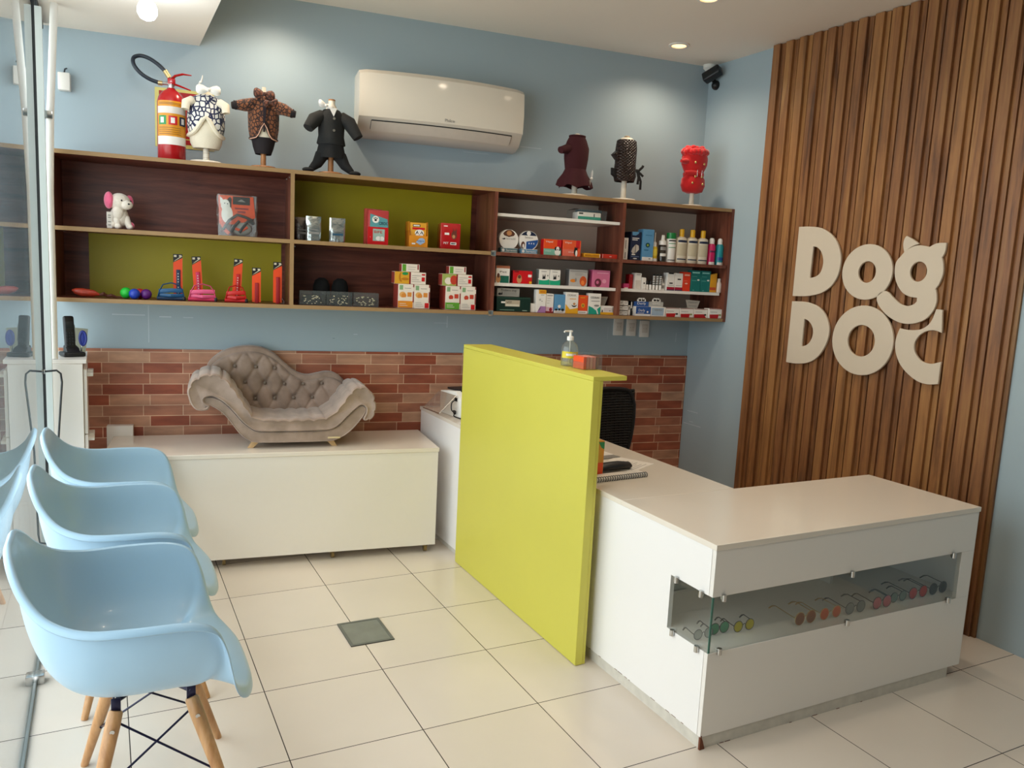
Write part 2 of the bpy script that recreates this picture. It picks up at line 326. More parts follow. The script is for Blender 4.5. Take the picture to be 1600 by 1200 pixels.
D1o = [(-0.9501, 1.9069), (-1.0241, 1.9066), (-1.1038, 1.8965), (-1.1732, 1.8647), (-1.2217, 1.8196), (-1.2532, 1.7557), (-1.2588, 1.6962), (-1.2456, 1.6362), (-1.2098, 1.5834), (-1.1492, 1.5461), (-1.073, 1.5276), (-1.016, 1.5222), (-0.9512, 1.521)]
D1i = [(-1.0627, 1.8003), (-1.0949, 1.794), (-1.1259, 1.7685), (-1.1447, 1.7251), (-1.1443, 1.686), (-1.1301, 1.6507), (-1.0993, 1.6306), (-1.0600, 1.6224)]
G = [(-1.6388, 1.7664), (-1.6243, 1.7484), (-1.5997, 1.7167), (-1.5979, 1.6692), (-1.6123, 1.622), (-1.6471, 1.5758), (-1.6899, 1.5541), (-1.7375, 1.5486), (-1.7383, 1.5292), (-1.7215, 1.5128), (-1.6878, 1.503), (-1.6466, 1.5124), (-1.6019, 1.5419), (-1.5762, 1.5632), (-1.5473, 1.5708), (-1.5207, 1.5583), (-1.5107, 1.5334), (-1.5287, 1.4977), (-1.5764, 1.456), (-1.6352, 1.4281), (-1.6902, 1.4188), (-1.7417, 1.4259), (-1.7901, 1.4474), (-1.8229, 1.4842), (-1.8379, 1.527), (-1.834, 1.5685), (-1.8247, 1.5946), (-1.8416, 1.6216), (-1.8534, 1.667), (-1.8491, 1.7118), (-1.8386, 1.7416), (-1.8505, 1.7677), (-1.8523, 1.8077), (-1.8088, 1.8067), (-1.7814, 1.7957), (-1.7715, 1.7889), (-1.7353, 1.796), (-1.7012, 1.7963), (-1.6721, 1.7872)]
EAR = [(-1.6388, 1.7664), (-1.6278, 1.8031), (-1.6312, 1.8303), (-1.641, 1.8434), (-1.6708, 1.8297), (-1.7082, 1.8077), (-1.6713, 1.7934)]
D2o = [(-0.952, 1.4872), (-1.0203, 1.489), (-1.0785, 1.485), (-1.1429, 1.4665), (-1.1917, 1.43), (-1.2238, 1.3754), (-1.2306, 1.3234), (-1.218, 1.2695), (-1.1868, 1.213), (-1.1417, 1.172), (-1.0874, 1.1491), (-1.0182, 1.1388), (-0.9507, 1.139)]
D2i = [(-1.0507, 1.3978), (-1.0855, 1.3869), (-1.1143, 1.3578), (-1.1256, 1.3229), (-1.1162, 1.2817), (-1.0914, 1.2522), (-1.0500, 1.2351)]
CC = [(-1.6636, 1.3904), (-1.7121, 1.3866), (-1.7717, 1.394), (-1.8109, 1.4182), (-1.8316, 1.4504), (-1.8444, 1.4962), (-1.873, 1.4958), (-1.8845, 1.3915), (-1.8466, 1.3997), (-1.8059, 1.3923), (-1.7709, 1.3683), (-1.75, 1.3311), (-1.7534, 1.2921), (-1.7767, 1.2594), (-1.8093, 1.2398), (-1.8517, 1.2365), (-1.8976, 1.2506), (-1.8973, 1.1486), (-1.8479, 1.1398), (-1.7961, 1.1456), (-1.7405, 1.1719), (-1.6906, 1.2133), (-1.6584, 1.2658), (-1.6476, 1.3129), (-1.6514, 1.3534)]
letter('letter_d', 'tall cream letter D beginning the upper line of the wall sign', [runs(D1o, [0, 12]), runs(D1i, [0, 7])])
letter('letter_o', 'round cream letter o in the upper line, touching the tail of the g', [ell(-1.431, 1.665, 0.151, 0.141), ell(-1.434, 1.665, 0.055, 0.057)])
letter('letter_g', 'cream letter g with two cat ears and a curled tail', [runs(G, [0, 7, 8, 26, 30, 32, 35]), ell(-1.727, 1.673, 0.047, 0.05)], [runs(EAR, [0, 3, 5])])
letter('letter_d', 'smaller cream letter D beginning the lower line of the wall sign', [runs(D2o, [0, 12]), runs(D2i, [0, 6])])
letter('letter_o', 'large round cream letter O in the lower line of the sign', [ell(-1.447, 1.311, 0.186, 0.180), ell(-1.4435, 1.309, 0.0855, 0.084)])
letter('letter_c', 'cream letter C with a pointed upper tip ending the lower line', [runs(CC, [0, 5, 6, 7, 16, 17])])
# recessed ceiling lamps
warm = emis('warm_lamp', '#ffd296', 2.2)
for i, (x, y) in enumerate(LAMPS):
    lab = ['round recessed ceiling light near the corner with the security camera', 'round recessed ceiling light cut by the top of the frame'] if i < 2 else None
    t = thing('ceiling_light', lab[i] if lab else 'round recessed ceiling light out of view above the shop floor', 'ceiling light', (x, y, CEIL), 0, 'recessed ceiling lights')
    MB(whitep).lathe([(0.062, -0.001), (0.062, -0.007), (0.045, -0.009), (0.045, -0.001)], 28, cap0=False, cap1=False).build('trim_ring', t)
    MB(warm).lathe([(0.044, -0.003), (0.03, -0.005)], 24).build('bulb_face', t)
    l = bpy.data.lights.new('lamp', 'SPOT'); l.energy = LAMP_W * (1.3 if i == 2 else 1); l.color = (1.0, 0.82, 0.62); l.spot_size = 2.6; l.spot_blend = 0.9; l.shadow_soft_size = 0.04
    lo = bpy.data.objects.new('lamp_light', l); COL.objects.link(lo); lo.parent = t; lo.location = (0, 0, -0.02)
# bulb on the lower ceiling
t = thing('bare_bulb', 'glowing bare white bulb in a socket on the lower ceiling', 'light bulb', (-3.39, -0.49, SOF))
MB(whitep).lathe([(0.034, 0), (0.034, -0.012), (0.022, -0.02), (0.018, -0.045), (0.022, -0.064)], 20).tube([(0.03, 0, -0.005), (0.12, 0.03, -0.004), (0.22, 0.02, -0.003)], 0.0025, 6).build('socket', t)
MB(emis('cold_bulb', '#eaf4ff', 22)).lathe([(0.022, -0.062), (0.032, -0.072), (0.039, -0.09), (0.038, -0.112), (0.027, -0.13), (0.008, -0.138)], 24).build('bulb', t)
l = bpy.data.lights.new('lamp', 'POINT'); l.energy = 3; l.color = (0.86, 0.94, 1); l.shadow_soft_size = 0.06
lo = bpy.data.objects.new('bulb_light', l); COL.objects.link(lo); lo.parent = t; lo.location = (0, 0, -0.2)
# ------------------------------------------------------------ wall shelf
SD = 0.35
t = wthing('wall_shelf', 'long dark wood wall shelf with lime green panels in four bays', 'shelf', -1.87, 0, 1.33)
def S(mb, s0, s1, d0, d1, z0, z1, b=0.0): return mb.box(s0 + 1.87, s1 + 1.87, -d1, -d0, z0 - 1.33, z1 - 1.33, b)
L0 = -3.80
def board(nm, s0, s1, z0, z1, m1=shelfwood, m2=edgewood, d1=SD):
    mb = MB(m1); S(mb, s0, s1, 0.012, d1 - 0.002, z0, z1); mb.m(m2); S(mb, s0, s1, d1 - 0.002, d1, z0, z1); return mb.build(nm, t)
board('top_board', L0, 0.02, 2.02, 2.04)
board('bottom_board', L0, 0.02, 1.325, 1.345)
board('middle_board', -3.765, -2.68, 1.665, 1.685); board('middle_board', -2.66, -1.565, 1.665, 1.685)
board('middle_board', -1.545, -0.75, 1.665, 1.685, shelfwood, shelfwood_v); board('middle_board', -0.73, 0.012, 1.665, 1.685, shelfwood, shelfwood_v)
board('white_shelf', -1.542, -0.753, 1.888, 1.905, white_lam, white_lam, 0.325); board('white_shelf', -1.542, -0.753, 1.492, 1.51, white_lam, white_lam, 0.325); board('white_shelf', -0.727, -0.005, 1.492, 1.51, white_lam, white_lam, 0.325)
for s in (-3.785, -2.67, -1.555, -0.74):
    mb = MB(shelfwood_v); S(mb, s - 0.01, s + 0.01, 0.012, SD - 0.002, 1.345, 2.02); mb.m(edgewood if s < -1.7 else shelfwood_v); S(mb, s - 0.01, s + 0.01, SD - 0.002, SD + 0.0005, 1.345, 2.02); mb.build('upright', t)
k = math.tan(-B)
mb = MB(shelfwood_v); z0, z1 = 1.325 - 1.33, 2.04 - 1.33
def rp(d): return 1.87 + d * k - 0.0015
mb.prism([(rp(0.012) - 0.02, -0.012), (rp(0.012), -0.012), (rp(SD), -SD), (rp(SD) - 0.02, -SD)], z0, z1, 'z'); mb.build('end_panel', t)
for s0, s1, z0, z1, m_ in ((L0, -2.67, 1.685, 2.02, shelfwood), (-3.66, -2.70, 1.345, 1.665, olive), (-2.64, -1.60, 1.685, 2.02, olive), (-2.67, -1.555, 1.345, 1.665, shelfwood), (-1.555, -0.74, 1.345, 2.02, taupe_back), (-0.74, 0.0, 1.345, 2.02, taupe_back)):
    mb = MB(m_); S(mb, s0, s1, 0.006, 0.016 if m_ is olive else 0.012, z0, z1); mb.build('back_panel', t)
for q in ((L0, -3.66, 1.345, 1.665), (-2.70, -2.67, 1.345, 1.665), (-2.67, -2.64, 1.685, 2.02), (-1.60, -1.555, 1.685, 2.02)): mb = MB(shelfwood); S(mb, q[0], q[1], 0.006, 0.012, q[2], q[3]); mb.build('back_panel', t)
for z in (1.675, 1.335):
    mb = MB(chrome); S(mb, -1.575, -1.545, SD, SD + 0.003, z - 0.016, z + 0.016, 0.001); mb.build('bracket', t)
for s, z in ((-2.685, 2.0), (-2.70, 1.99), (-2.655, 1.65)):
    mb = MB(chrome); S(mb, s - 0.003, s + 0.003, SD - 0.02, SD - 0.012, z - 0.003, z + 0.003); mb.build('screw', t)
# ------------------------------------------------------------ air conditioner
t = wthing('air_conditioner', 'white wall mounted air conditioner above the shelf', 'air conditioner', -1.83, 0, 2.285)
acw = mat('#e8dfd0', 0.12, var=0.01, scale=5, coat=0.5, name='glossy_ac_shell')
n = 24; rings = []
for i in range(n + 1):
    u = -0.48 + 0.96 * i / n; e = 1 - (abs(u) / 0.48) ** 2
    yb = -0.165 - 0.05 * e; e2 = 0.006 if i in (0, n) else 0
    rings.append([(u, 0, 0.335 - e2), (u, yb + 0.025, 0.345 - e2 + 0.005 * e), (u, yb, 0.325 - e2), (u, yb - 0.012, 0.2), (u, yb - 0.004, 0.095), (u, yb + 0.012, 0.08), (u, yb + 0.055, 0.028), (u, yb + 0.11, 0.004), (u, 0, 0.0)])
MB(acw).loft(rings).build('casing', t, 30)
mb = MB(mat('#d9cfc2', 0.3, name='ac_flap'))
def yb_(u): return -0.165 - 0.05 * (1 - (abs(u) / 0.48) ** 2)
mb.loft([[(u, yb_(u) + 0.013, 0.076), (u, yb_(u) + 0.009, 0.074), (u, yb_(u) + 0.05, 0.026), (u, yb_(u) + 0.054, 0.028)] for u in [-0.41 + 0.82 * i / 20 for i in range(21)]]); mb.build('air_flap', t)
mb = MB(blackp); mb.tube([(u, yb_(u) + 0.009, 0.0775) for u in [-0.41 + 0.82 * i / 20 for i in range(21)]], 0.0028, 6)
for sgn in (-1, 1): mb.tube([(0.41 * sgn, yb_(0.41) + 0.009, 0.0775), (0.41 * sgn, yb_(0.41) + 0.045, 0.036)], 0.0022, 6)
mb.build('flap_gap', t)
mb = MB(grey); mb.text('Philco', 0.024, 0.02, 0.112, yb_(0) - 0.0062, 0.0006); mb.build('lettering', t)
# security camera in the corner
t = wthing('security_camera', 'small dark dome style security camera in the ceiling corner', 'camera', -0.03, 0.04, CEIL - 0.02)
mb = MB(whitep).lathe([(0.04, 0.02), (0.04, 0.0), (0.02, -0.02)], 16); mb.build('mount', t)
mb = MB(blackp).tube([(0, 0, -0.02), (0.01, -0.02, -0.06), (0.03, -0.03, -0.09)], 0.014, 10); mb.build('arm', t)
mb = MB(darkm); mb.T = Matrix.Translation((-0.03, -0.07, -0.06)) @ Matrix.Rotation(-0.5, 4, 'X') @ Matrix.Rotation(0.5, 4, 'Z'); mb.box(-0.03, 0.03, -0.07, 0.05, -0.03, 0.03, 0.01, 3); mb.m(blackp).lathe([(0.024, 0), (0.024, 0.01)], 16, (0, 0, 0)); mb.build('housing', t)
mb = MB(blackp).ball((0.035, -0.04, -0.11), 0.03, 14, 10); mb.build('joint', t)
# white box on the wall by the corner
t = wthing('wall_sensor', 'small white box on the blue wall beside the conduit pipe', 'sensor', -3.752, 0.0, 2.36)
MB(whitep).box(-0.026, 0.028, -0.045, 0, 0, 0.085, 0.004).build('casing', t)
MB(darkm).tube([(0, -0.02, 0.085), (0.004, -0.02, 0.105), (0.014, -0.02, 0.11)], 0.004, 6).build('bracket', t)
# wall sockets
for i, (s, z, lab) in enumerate(((-0.548, 1.196, 'leftmost white wall socket under the shelf'), (-0.452, 1.194, 'middle white wall socket under the shelf'), (-0.352, 1.188, 'rightmost white wall socket under the shelf'))):
    t = wthing('wall_socket', lab, 'wall socket', s, 0, z, 0, 'white sockets under the shelf')
    MB(whitep).box(-0.036, 0.036, -0.012, 0, 0, 0.112, 0.004).build('cover_plate', t); MB(mat('#d8d2c8', 0.4, name='socket_face')).box(-0.022, 0.022, -0.016, -0.01, 0.03, 0.085, 0.003).build('socket_face', t)
    MB(blackp).box(-0.010, -0.008, -0.0165, -0.015, 0.055, 0.060).box(0.008, 0.010, -0.0165, -0.015, 0.055, 0.060).build('contacts', t)
# floor drain cover
t = thing('floor_drain_cover', 'dark grey square metal cover set in the tiled floor', 'drain cover', (-2.594, -1.14, 0))
MB(mat('#84877f', 0.5, 0.2, var=0.25, scale=12, bump=0.2, name='worn_drain_metal')).box(-0.094, 0.094, -0.113, 0.113, 0, 0.003).build('plate', t)
MB(mat('#6d706a', 0.5, 0.2, var=0.2, scale=20, name='drain_frame')).box(-0.094, 0.094, 0.1, 0.113, 0, 0.0045).box(-0.094, 0.094, -0.113, -0.1, 0, 0.0045).box(-0.094, -0.082, -0.1, 0.1, 0, 0.0045).box(0.082, 0.094, -0.1, 0.1, 0, 0.0045).build('frame', t)
# ------------------------------------------------------------ reception panel and counters
t = thing('reception_screen', 'tall lime green reception screen with a narrow top ledge', 'reception screen', (-1.90, -1.74, 0))
MB(lime).box(0, 0.034, 0, 1.245, 0.002, 1.170, 0.0015, 1).build('front_panel', t)
MB(lime).box(0, 0.158, 0, 1.245, 1.170, 1.188, 0.0015, 1).build('top_ledge', t)
MB(lime).box(0.034, 0.048, 0.003, 1.24, 0.002, 1.169).build('inner_panel', t)
mb = MB(white); mb.box(0.048, 0.0486, 0.01, 0.12, 0.86, 1.02); mb.box(0.049, 0.0494, 0.012, 0.10, 0.83, 0.90); mb.build('taped_note', t)
# main L counter with the glazed display
t = thing('reception_counter', 'white L-shaped reception counter with a corner glass display', 'counter', (-1.81, -2.3955, 0))
X1 = 1.385; Y1 = 1.895                # right end, back end (local)
def pc(nm, mt, *bx, b=0.001):
    mb = MB(mt)
    for q in bx: mb.box(*q, b, 1) if b else mb.box(*q)
    return mb.build(nm, t)
pc('top_board', cream_top, (-0.004, X1 + 0.004, -0.004, 0.535, 0.703, 0.723)); pc('top_board', cream_top, (-0.004, 0.565, 0.5355, Y1, 0.703, 0.723))
# left face (faces -x)
pc('side_panel', white_side, (0, 0.018, 0.019, Y1, 0.045, 0.345), (0, 0.018, 0.2165, Y1, 0.345, 0.541), (0, 0.018, 0.019, Y1, 0.541, 0.703), b=0)
pc('front_panel', white_lam, (0.0, X1, 0, 0.018, 0.541, 0.7025)); pc('front_panel', white_lam, (0.0, X1, 0, 0.018, 0.045, 0.345))
pc('corner_post', white_lam, (1.305, X1, 0, 0.018, 0.345, 0.541)); pc('end_panel', white_side, (X1 - 0.018, X1, 0.018, 0.532, 0.045, 0.703))
inner = mat('#e4e2dc', 0.25, var=0.02, name='display_interior_laminate')
pc('display_floor', white_lam, (0.006, X1 - 0.02, 0.006, 0.45, 0.333, 0.3445), b=0); pc('display_ceiling', inner, (0.006, X1 - 0.02, 0.006, 0.45, 0.5405, 0.5415), b=0)
pc('display_back', mat('#dcdcd6', 0.2, var=0.03, coat=0.4, name='display_back_panel'), (0.006, X1 - 0.02, 0.45, 0.462, 0.345, 0.5405), (0.92, 0.935, 0.30, 0.45, 0.345, 0.5405), b=0)
pc('back_panel', white_lam, (0.565, X1 - 0.02, 0.517, 0.532, 0.05, 0.703), (0.547, 0.562, 0.532, Y1, 0.05, 0.703), b=0)
kick = mat('#cdc7bc', 0.6, var=0.18, scale=25, bump=0.1, name='worn_kick_board')
mb = MB(kick).box(0.004, X1 - 0.085, 0.004, 0.016, 0, 0.045).box(0.004, 0.016, 0.016, Y1, 0, 0.045).box(X1 - 0.085, X1 - 0.07, 0.004, 0.5, 0, 0.045); mb.build('kick_board', t)
mb = MB(mat('#6b3a22', 0.8, var=0.3, name='exposed_chipboard')); mb.prism([(-0.001, 0.0), (0.006, 0.0), (0.005, 0.05), (0.001, 0.046), (-0.001, 0.045)], -0.002, 0.006, 'y'); mb.prism([(0.0, 0), (0.022, 0), (0.012, 0.03), (0.002, 0.052)], -0.0015, 0.004, 'y')
for i in range(7):
    x = random.uniform(0.05, 1.2); w_ = random.uniform(0.008, 0.03); mb.box(x, x + w_, 0.0030, 0.0045, 0, 0.002)
for i in range(12):
    y = random.uniform(0.05, 0.7); w_ = random.uniform(0.008, 0.03); mb.box(-0.0006, 0.001, y, y + w_, 0.0448, 0.0465)
tag(mb.build('chipped_edge', t), kind='stuff')
# glass
dg_ = glass_mat('display_glass', '#fbfdfc', 0.02)
ge = mat('#3c6f62', 0.15, name='glass_edge_green')
pc('display_glass', dg_, (0.008, 1.304, 0.001, 0.006, 0.3455, 0.5405), b=0); pc('display_glass', dg_, (0.001, 0.006, 0.006, 0.2155, 0.3455, 0.5405), b=0)
pc('glass_edge', ge, (0.0005, 0.0065, 0.0005, 0.003, 0.3455, 0.5405), (0.0065, 0.0085, 0.0005, 0.0065, 0.3455, 0.5405), b=0)
for x in (0.045, 0.66, 1.245):
    for z in (0.537, 0.349): mb = MB(chrome); mb.tube([(x, -0.006, z - 0.011), (x, -0.006, z + 0.011)], 0.0085, 12); mb.box(x - 0.004, x + 0.004, -0.006, 0.006, z - 0.008, z + 0.008); mb.build('glass_clamp', t)
for y in (0.05, 0.18):
    for z in (0.537, 0.342): mb = MB(chrome); mb.tube([(-0.006, y, z - 0.011), (-0.006, y, z + 0.011)], 0.0085, 12); mb.box(-0.006, 0.004, y - 0.004, y + 0.004, z - 0.008, z + 0.008); mb.build('glass_clamp', t)
# rear counter unit against the wall
t = thing('rear_counter', 'white counter unit running from behind the green screen to the wall', 'counter', (-1.862, -0.488, 0))
MB(cream_top).prism([(0, 0.0), (0.62, 0.0), (0.62, 0.628), (0.0, 0.70)], 0.717, 0.737, 'z').build('top_board', t)
MB(white_side).box(0.002, 0.02, 0.0, 0.685, 0.03, 0.717).build('side_panel', t); MB(white_lam).box(0.6, 0.618, 0.0, 0.60, 0.03, 0.717).build('side_panel', t)
MB(kick).box(0.01, 0.02, 0.0, 0.67, 0, 0.03).build('kick_board', t)
# low white bench box on castors
t = wthing('low_bench', 'long low white display bench on small castors under the shelf', 'bench', -2.725, 0.065, 0)
MB(cream_top).box(-0.832, 0.832, -0.5, 0, 0.578, 0.6, 0.0015, 1).build('top_board', t)
MB(mat('#e6dfd6', 0.3, var=0.012, coat=0.15, name='ivory_front')).box(-0.828, 0.828, -0.495, -0.477, 0.048, 0.578).build('front_panel', t)
MB(white_side).box(0.81, 0.828, -0.477, 0, 0.048, 0.578).build('side_panel', t); MB(white_side).box(-0.828, -0.81, -0.477, 0, 0.048, 0.578).build('side_panel', t)
MB(white_lam).box(-0.81, 0.81, -0.477, -0.002, 0.05, 0.066).build('bottom_board', t)
for x, y in ((-0.28, -0.44), (0.27, -0.45), (0.78, -0.455), (-0.78, -0.43), (-0.78, -0.08), (0.78, -0.08), (0.0, -0.08)):
    cs = MB(mat('#8a744a', 0.4, 0.5, name='brass_castor')); cs.box(x - 0.014, x + 0.014, y - 0.012, y + 0.012, 0.032, 0.05, 0.002); cs.tube([(x - 0.008, y, 0.0215), (x + 0.008, y, 0.0215)], 0.0215, 16); cs.build('castor', t)
# left drawer cabinet with the things on it
t = thing('drawer_cabinet', 'narrow white drawer cabinet in the left corner beside the glass front', 'cabinet', (-3.735, 0.02, 0))
MB(white_lam).box(-0.075, 0.067, 0, 0.38, 0.02, 1.035, 0.001, 1).build('body', t); MB(white_lam).box(-0.08, 0.083, -0.006, 0.37, 1.035, 1.055, 0.001, 1).build('top_board', t)
for k_, z in enumerate((0.05, 0.37, 0.69)):
    d_ = MB(white_lam).box(0.069, 0.083, 0.002, 0.37, z, z + 0.315, 0.001, 1).build('drawer', t); MB(whitep).box(0.083, 0.11, 0.13, 0.17, z + 0.27, z + 0.295, 0.004).box(0.083, 0.11, 0.05, 0.25, z + 0.275, z + 0.29, 0.003).build('handle', d_)
MB(white_lam).box(-0.078, 0.066, -0.016, -0.001, 0.02, 1.034, 0.001, 1).build('side_panel', t)
t = wthing('low_white_box', 'plain low white box on the wall between cabinet and bench', 'box', -3.52, 0.012, 0)
MB(white_lam).box(-0.07, 0.058, -0.05, 0, 0.0, 0.655, 0.002).build('body', t)
# long door pull on the glass
t = thing('door_pull', 'long thin dark metal pull handle on the glass front', 'door handle', (GX + 0.002, -0.15, 0.15))
MB(darkm).tube([(0, 0, 0.87), (0.05, 0, 0.875), (0.066, 0, 0.86), (0.07, 0, 0.82), (0.045, 0.01, 0.5), (0.04, 0.02, 0.1), (0.035, 0.02, 0.06), (0, 0.02, 0.05)], 0.0045, 8).build('bar', t)
MB(chrome).lathe([(0.012, 0), (0.012, 0.004)], 14, (0, 0, 0)).build('rose', t).matrix_local = Matrix.Translation((0.0, 0, 0.87)) @ Matrix.Rotation(PI / 2, 4, 'Y')
# wire stand outside the glass
t = thing('wire_stand', 'thin wire ring stand seen through the glass behind the chairs', 'wire stand', (-3.93, -0.15, 0))
mb = MB(darkm)
for z, r_ in ((0.41, 0.034), (0.22, 0.041)): mb.tube([(r_ * math.cos(a * PI / 12), r_ * math.sin(a * PI / 12), z) for a in range(25)], 0.0022, 6)
mb.build('ring', t)
mb = MB(darkm)
for a in (0.4, 2.5, 4.6): mb.tube([(0.034 * math.cos(a), 0.034 * math.sin(a), 0.41), (0.041 * math.cos(a), 0.041 * math.sin(a), 0.22), (0.058 * math.cos(a), 0.058 * math.sin(a), 0.003)], 0.0022, 6)
mb.build('legs', t)
# ------------------------------------------------------------ blue shell armchairs
shellm = mat('#9cbcd3', 0.32, var=0.015, scale=3, coat=0.1, name='pale_blue_plastic')
beech = wood('beech_leg', '#a87448', '#c4915f', '#d6a878', 'Z', 0.4); wirem = mat('#1d1c38', 0.3, 0.4, name='dark_blue_wire')
half = [(0, 0.306, 0.0, 0.392), (18, 0.302, 0.12, 0.394), (33, 0.282, 0.20, 0.404), (44, 0.252, 0.246, 0.435), (54, 0.232, 0.270, 0.50), (63, 0.216, 0.288, 0.575), (71, 0.188, 0.302, 0.635), (80, 0.125, 0.310, 0.660), (97, 0.01, 0.311, 0.665), (115, -0.095, 0.293, 0.668), (132, -0.172, 0.252, 0.692), (147, -0.22, 0.20, 0.738), (160, -0.247, 0.145, 0.789), (172, -0.26, 0.072, 0.822)]
rim = [(x, y, z) for _, x, y, z in half] + [(-0.26, 0, 0.828)] + [(x, -y, z) for _, x, y, z in half[:0:-1]]
rim = catmull(rim, 4, True)
def make_shell():
    NR = 16; rings = []; n = len(rim); c0 = Vector((0.02, 0, 0.395))
    for i in range(NR + 1):
        r = i / NR; ring = []
        for p in rim:
            back = max(0.0, min(1.0, (0.1 - p.x) / 0.36)); hgt = p.z - c0.z
            h = math.sin(min(1, r * 1.04) * PI / 2) ** (1.05); q_ = max(0.0, min(1.0, hgt / 0.2)); q_ = q_ * q_ * (3 - 2 * q_); h = (h * 0.93 + 0.07 * r * r * r) * q_ + (h * 0.4 + r * 0.6) * (1 - q_)
            g = 1 - math.cos(r * PI / 2); g = g ** (1.25 + 0.25 * q_)
            z = c0.z + hgt * g + 0.028 * math.sin(r * PI) * (1 - q_) * max(0.0, min(1.0, p.x / 0.1))
            ring.append((c0.x + (p.x - c0.x) * h, c0.y + (p.y - c0.y) * h, z))
        rings.append(ring)
    # rolled lip
    out = []
    for p in rim:
        d = Vector((p.x - 0.0, p.y, 0)); d.normalize(); low = 1.0 if p.z < 0.5 else 0.0
        out.append((p.x + d.x * 0.010, p.y + d.y * 0.010, p.z - 0.004))
    out2 = []
    for p in rim:
        d = Vector((p.x, p.y, 0)); d.normalize(); k_ = 0.02 if p.z < 0.5 else 0.008
        out2.append((p.x + d.x * 0.016, p.y + d.y * 0.016, p.z - 0.012 - k_))
    rings += [out, out2]
    mb = MB(shellm); mb.loft(rings[1:], True, False); return mb
SH = make_shell()
def make_chair(label, loc, rz):
    t = thing('shell_armchair', label, 'chair', loc, rz, 'row of pale blue armchairs along the glass')
    o = SH.build('seat_shell', t, 60); md = o.modifiers.new('thick', 'SOLIDIFY'); md.thickness = 0.005; md.offset = -1; md = o.modifiers.new('sub', 'SUBSURF'); md.levels = 1; md.render_levels = 1
    tops = {}; feet = {}
    for sx in (1, -1):
        for sy in (1, -1):
            a = Vector((0.062 + 0.094 * sx, 0.115 * sy, 0.352)); f = Vector((0.075 + 0.195 * sx, 0.235 * sy, 0.0)); tops[sx, sy] = a; feet[sx, sy] = f
            pts = [f.lerp(a, q) for q in (0, 0.02, 0.3, 0.6, 0.9, 0.985, 1)]
            MB(beech).tube(pts, [0.0105, 0.0115, 0.0145, 0.0175, 0.0195, 0.0185, 0.015], 16).build('leg', t)
            MB(wirem).box(a.x - 0.012, a.x + 0.012, a.y - 0.004, a.y + 0.004, 0.345, 0.386, 0.002).tube([a + Vector((0, 0, 0.02)), Vector((0.05 + 0.07 * sx, 0.085 * sy, 0.383))], 0.007, 8).build('leg_bracket', t)
            q = f.lerp(a, 0.88); dv = Vector((0, 1 * sy, 0)); MB(chrome).tube([q + dv * 0.014, q + dv * 0.021], 0.0062, 10).build('bolt', t)
    mb = MB(wirem)
    for (a_, b_) in (((1, 1), (-1, 1)), ((-1, 1), (-1, -1)), ((-1, -1), (1, -1)), ((1, -1), (1, 1))):
        for p_, q_ in ((a_, b_), (b_, a_)):
            hi = feet[p_].lerp(tops[p_], 0.90); lo_ = feet[q_].lerp(tops[q_], 0.44); cen = Vector((0.02, 0, 0)); inw = lambda v: v + (Vector((0.065, 0, v.z)) - v).normalized() * 0.017
            mb.tube([inw(hi), inw(lo_)], 0.0032, 8); mb.ball(inw(lo_), 0.006, 8, 6)
    for sx, sy in ((1, 1), (1, -1)):
        mb.tube([Vector((0.062 + 0.09 * sx, 0.1 * sy, 0.37)), Vector((0.062 - 0.09 * sx, -0.1 * sy, 0.37))], 0.005, 8)
    mb.build('wire_brace', t)
    return t
make_chair('pale blue shell armchair nearest the camera, cut by the frame', (-3.535, -1.945, 0), 0.0)
make_chair('pale blue shell armchair, middle of the row', (-3.535, -1.205, 0), -0.02)
make_chair('pale blue shell armchair at the far end, nearest the cabinet', (-3.535, -0.535, 0), -0.03)
# ------------------------------------------------------------ office chair behind the counter
t = thing('office_chair', 'black mesh-back office chair behind the counter', 'chair', (-0.99, -0.66, -0.025), 0.12)
def bx_(z): return 0.215 - 0.10 * max(0, (0.80 - z)) / 0.3
rows = []
mb = MB(blackp); zs = [0.50 + 0.44 * i / 12 for i in range(13)]
edge = []
for i in range(13):
    z = zs[i]; w_ = 0.13 + 0.062 * math.sin(min(1, (z - 0.5) / 0.32) * PI / 2); w_ -= 0.03 * max(0, (z - 0.88) / 0.06); edge.append((w_, z))
top = [(edge[-1][0] * math.cos(a * PI / 10), 0.94 + 0.022 * math.sin(a * PI / 10)) for a in range(1, 10)]
loop = [(w_, z) for w_, z in edge] + top + [(-w_, z) for w_, z in edge[::-1]]
mb.tube([(x, 0.10 + 0.03 * (1 - (x / 0.22) ** 2) * 1 - 0.05 * (0.94 - z), z) for x, z in loop] + [(loop[0][0], 0.10 - 0.05 * 0.44, 0.5)], 0.013, 8); mb.build('back_frame', t)
mb = MB(black)
for i in range(30):
    z = 0.505 + 0.445 * i / 29; w_ = 0.13 + 0.062 * math.sin(min(1, (z - 0.5) / 0.32) * PI / 2); mb.tube([(x * w_, 0.10 + 0.03 * (1 - (x * w_ / 0.22) ** 2) - 0.05 * (0.94 - z), z) for x in [-1 + 0.25 * k_ for k_ in range(9)]], 0.0078, 4)
for k_ in range(13):
    x = -0.19 + 0.38 * k_ / 12; zz = 0.51 if abs(x) < 0.13 else 0.51 + (abs(x) - 0.13) * 3; mb.tube([(x, 0.10 + 0.03 * (1 - (x / 0.22) ** 2) - 0.05 * (0.94 - z), z) for z in [zz + (0.945 - zz) * q / 6 for q in range(7)]], 0.007, 4)
mb.build('back_mesh', t)
mb = MB(black).box(-0.185, 0.20, -0.32, 0.05, 0.44, 0.50, 0.025, 4); mb.build('seat', t)
MB(blackp).tube([(0, -0.13, 0.12), (0, -0.13, 0.44)], 0.025, 12).tube([(0, -0.05, 0.43), (0, 0.11, 0.42), (0, 0.13, 0.6)], 0.018, 8).build('column', t)
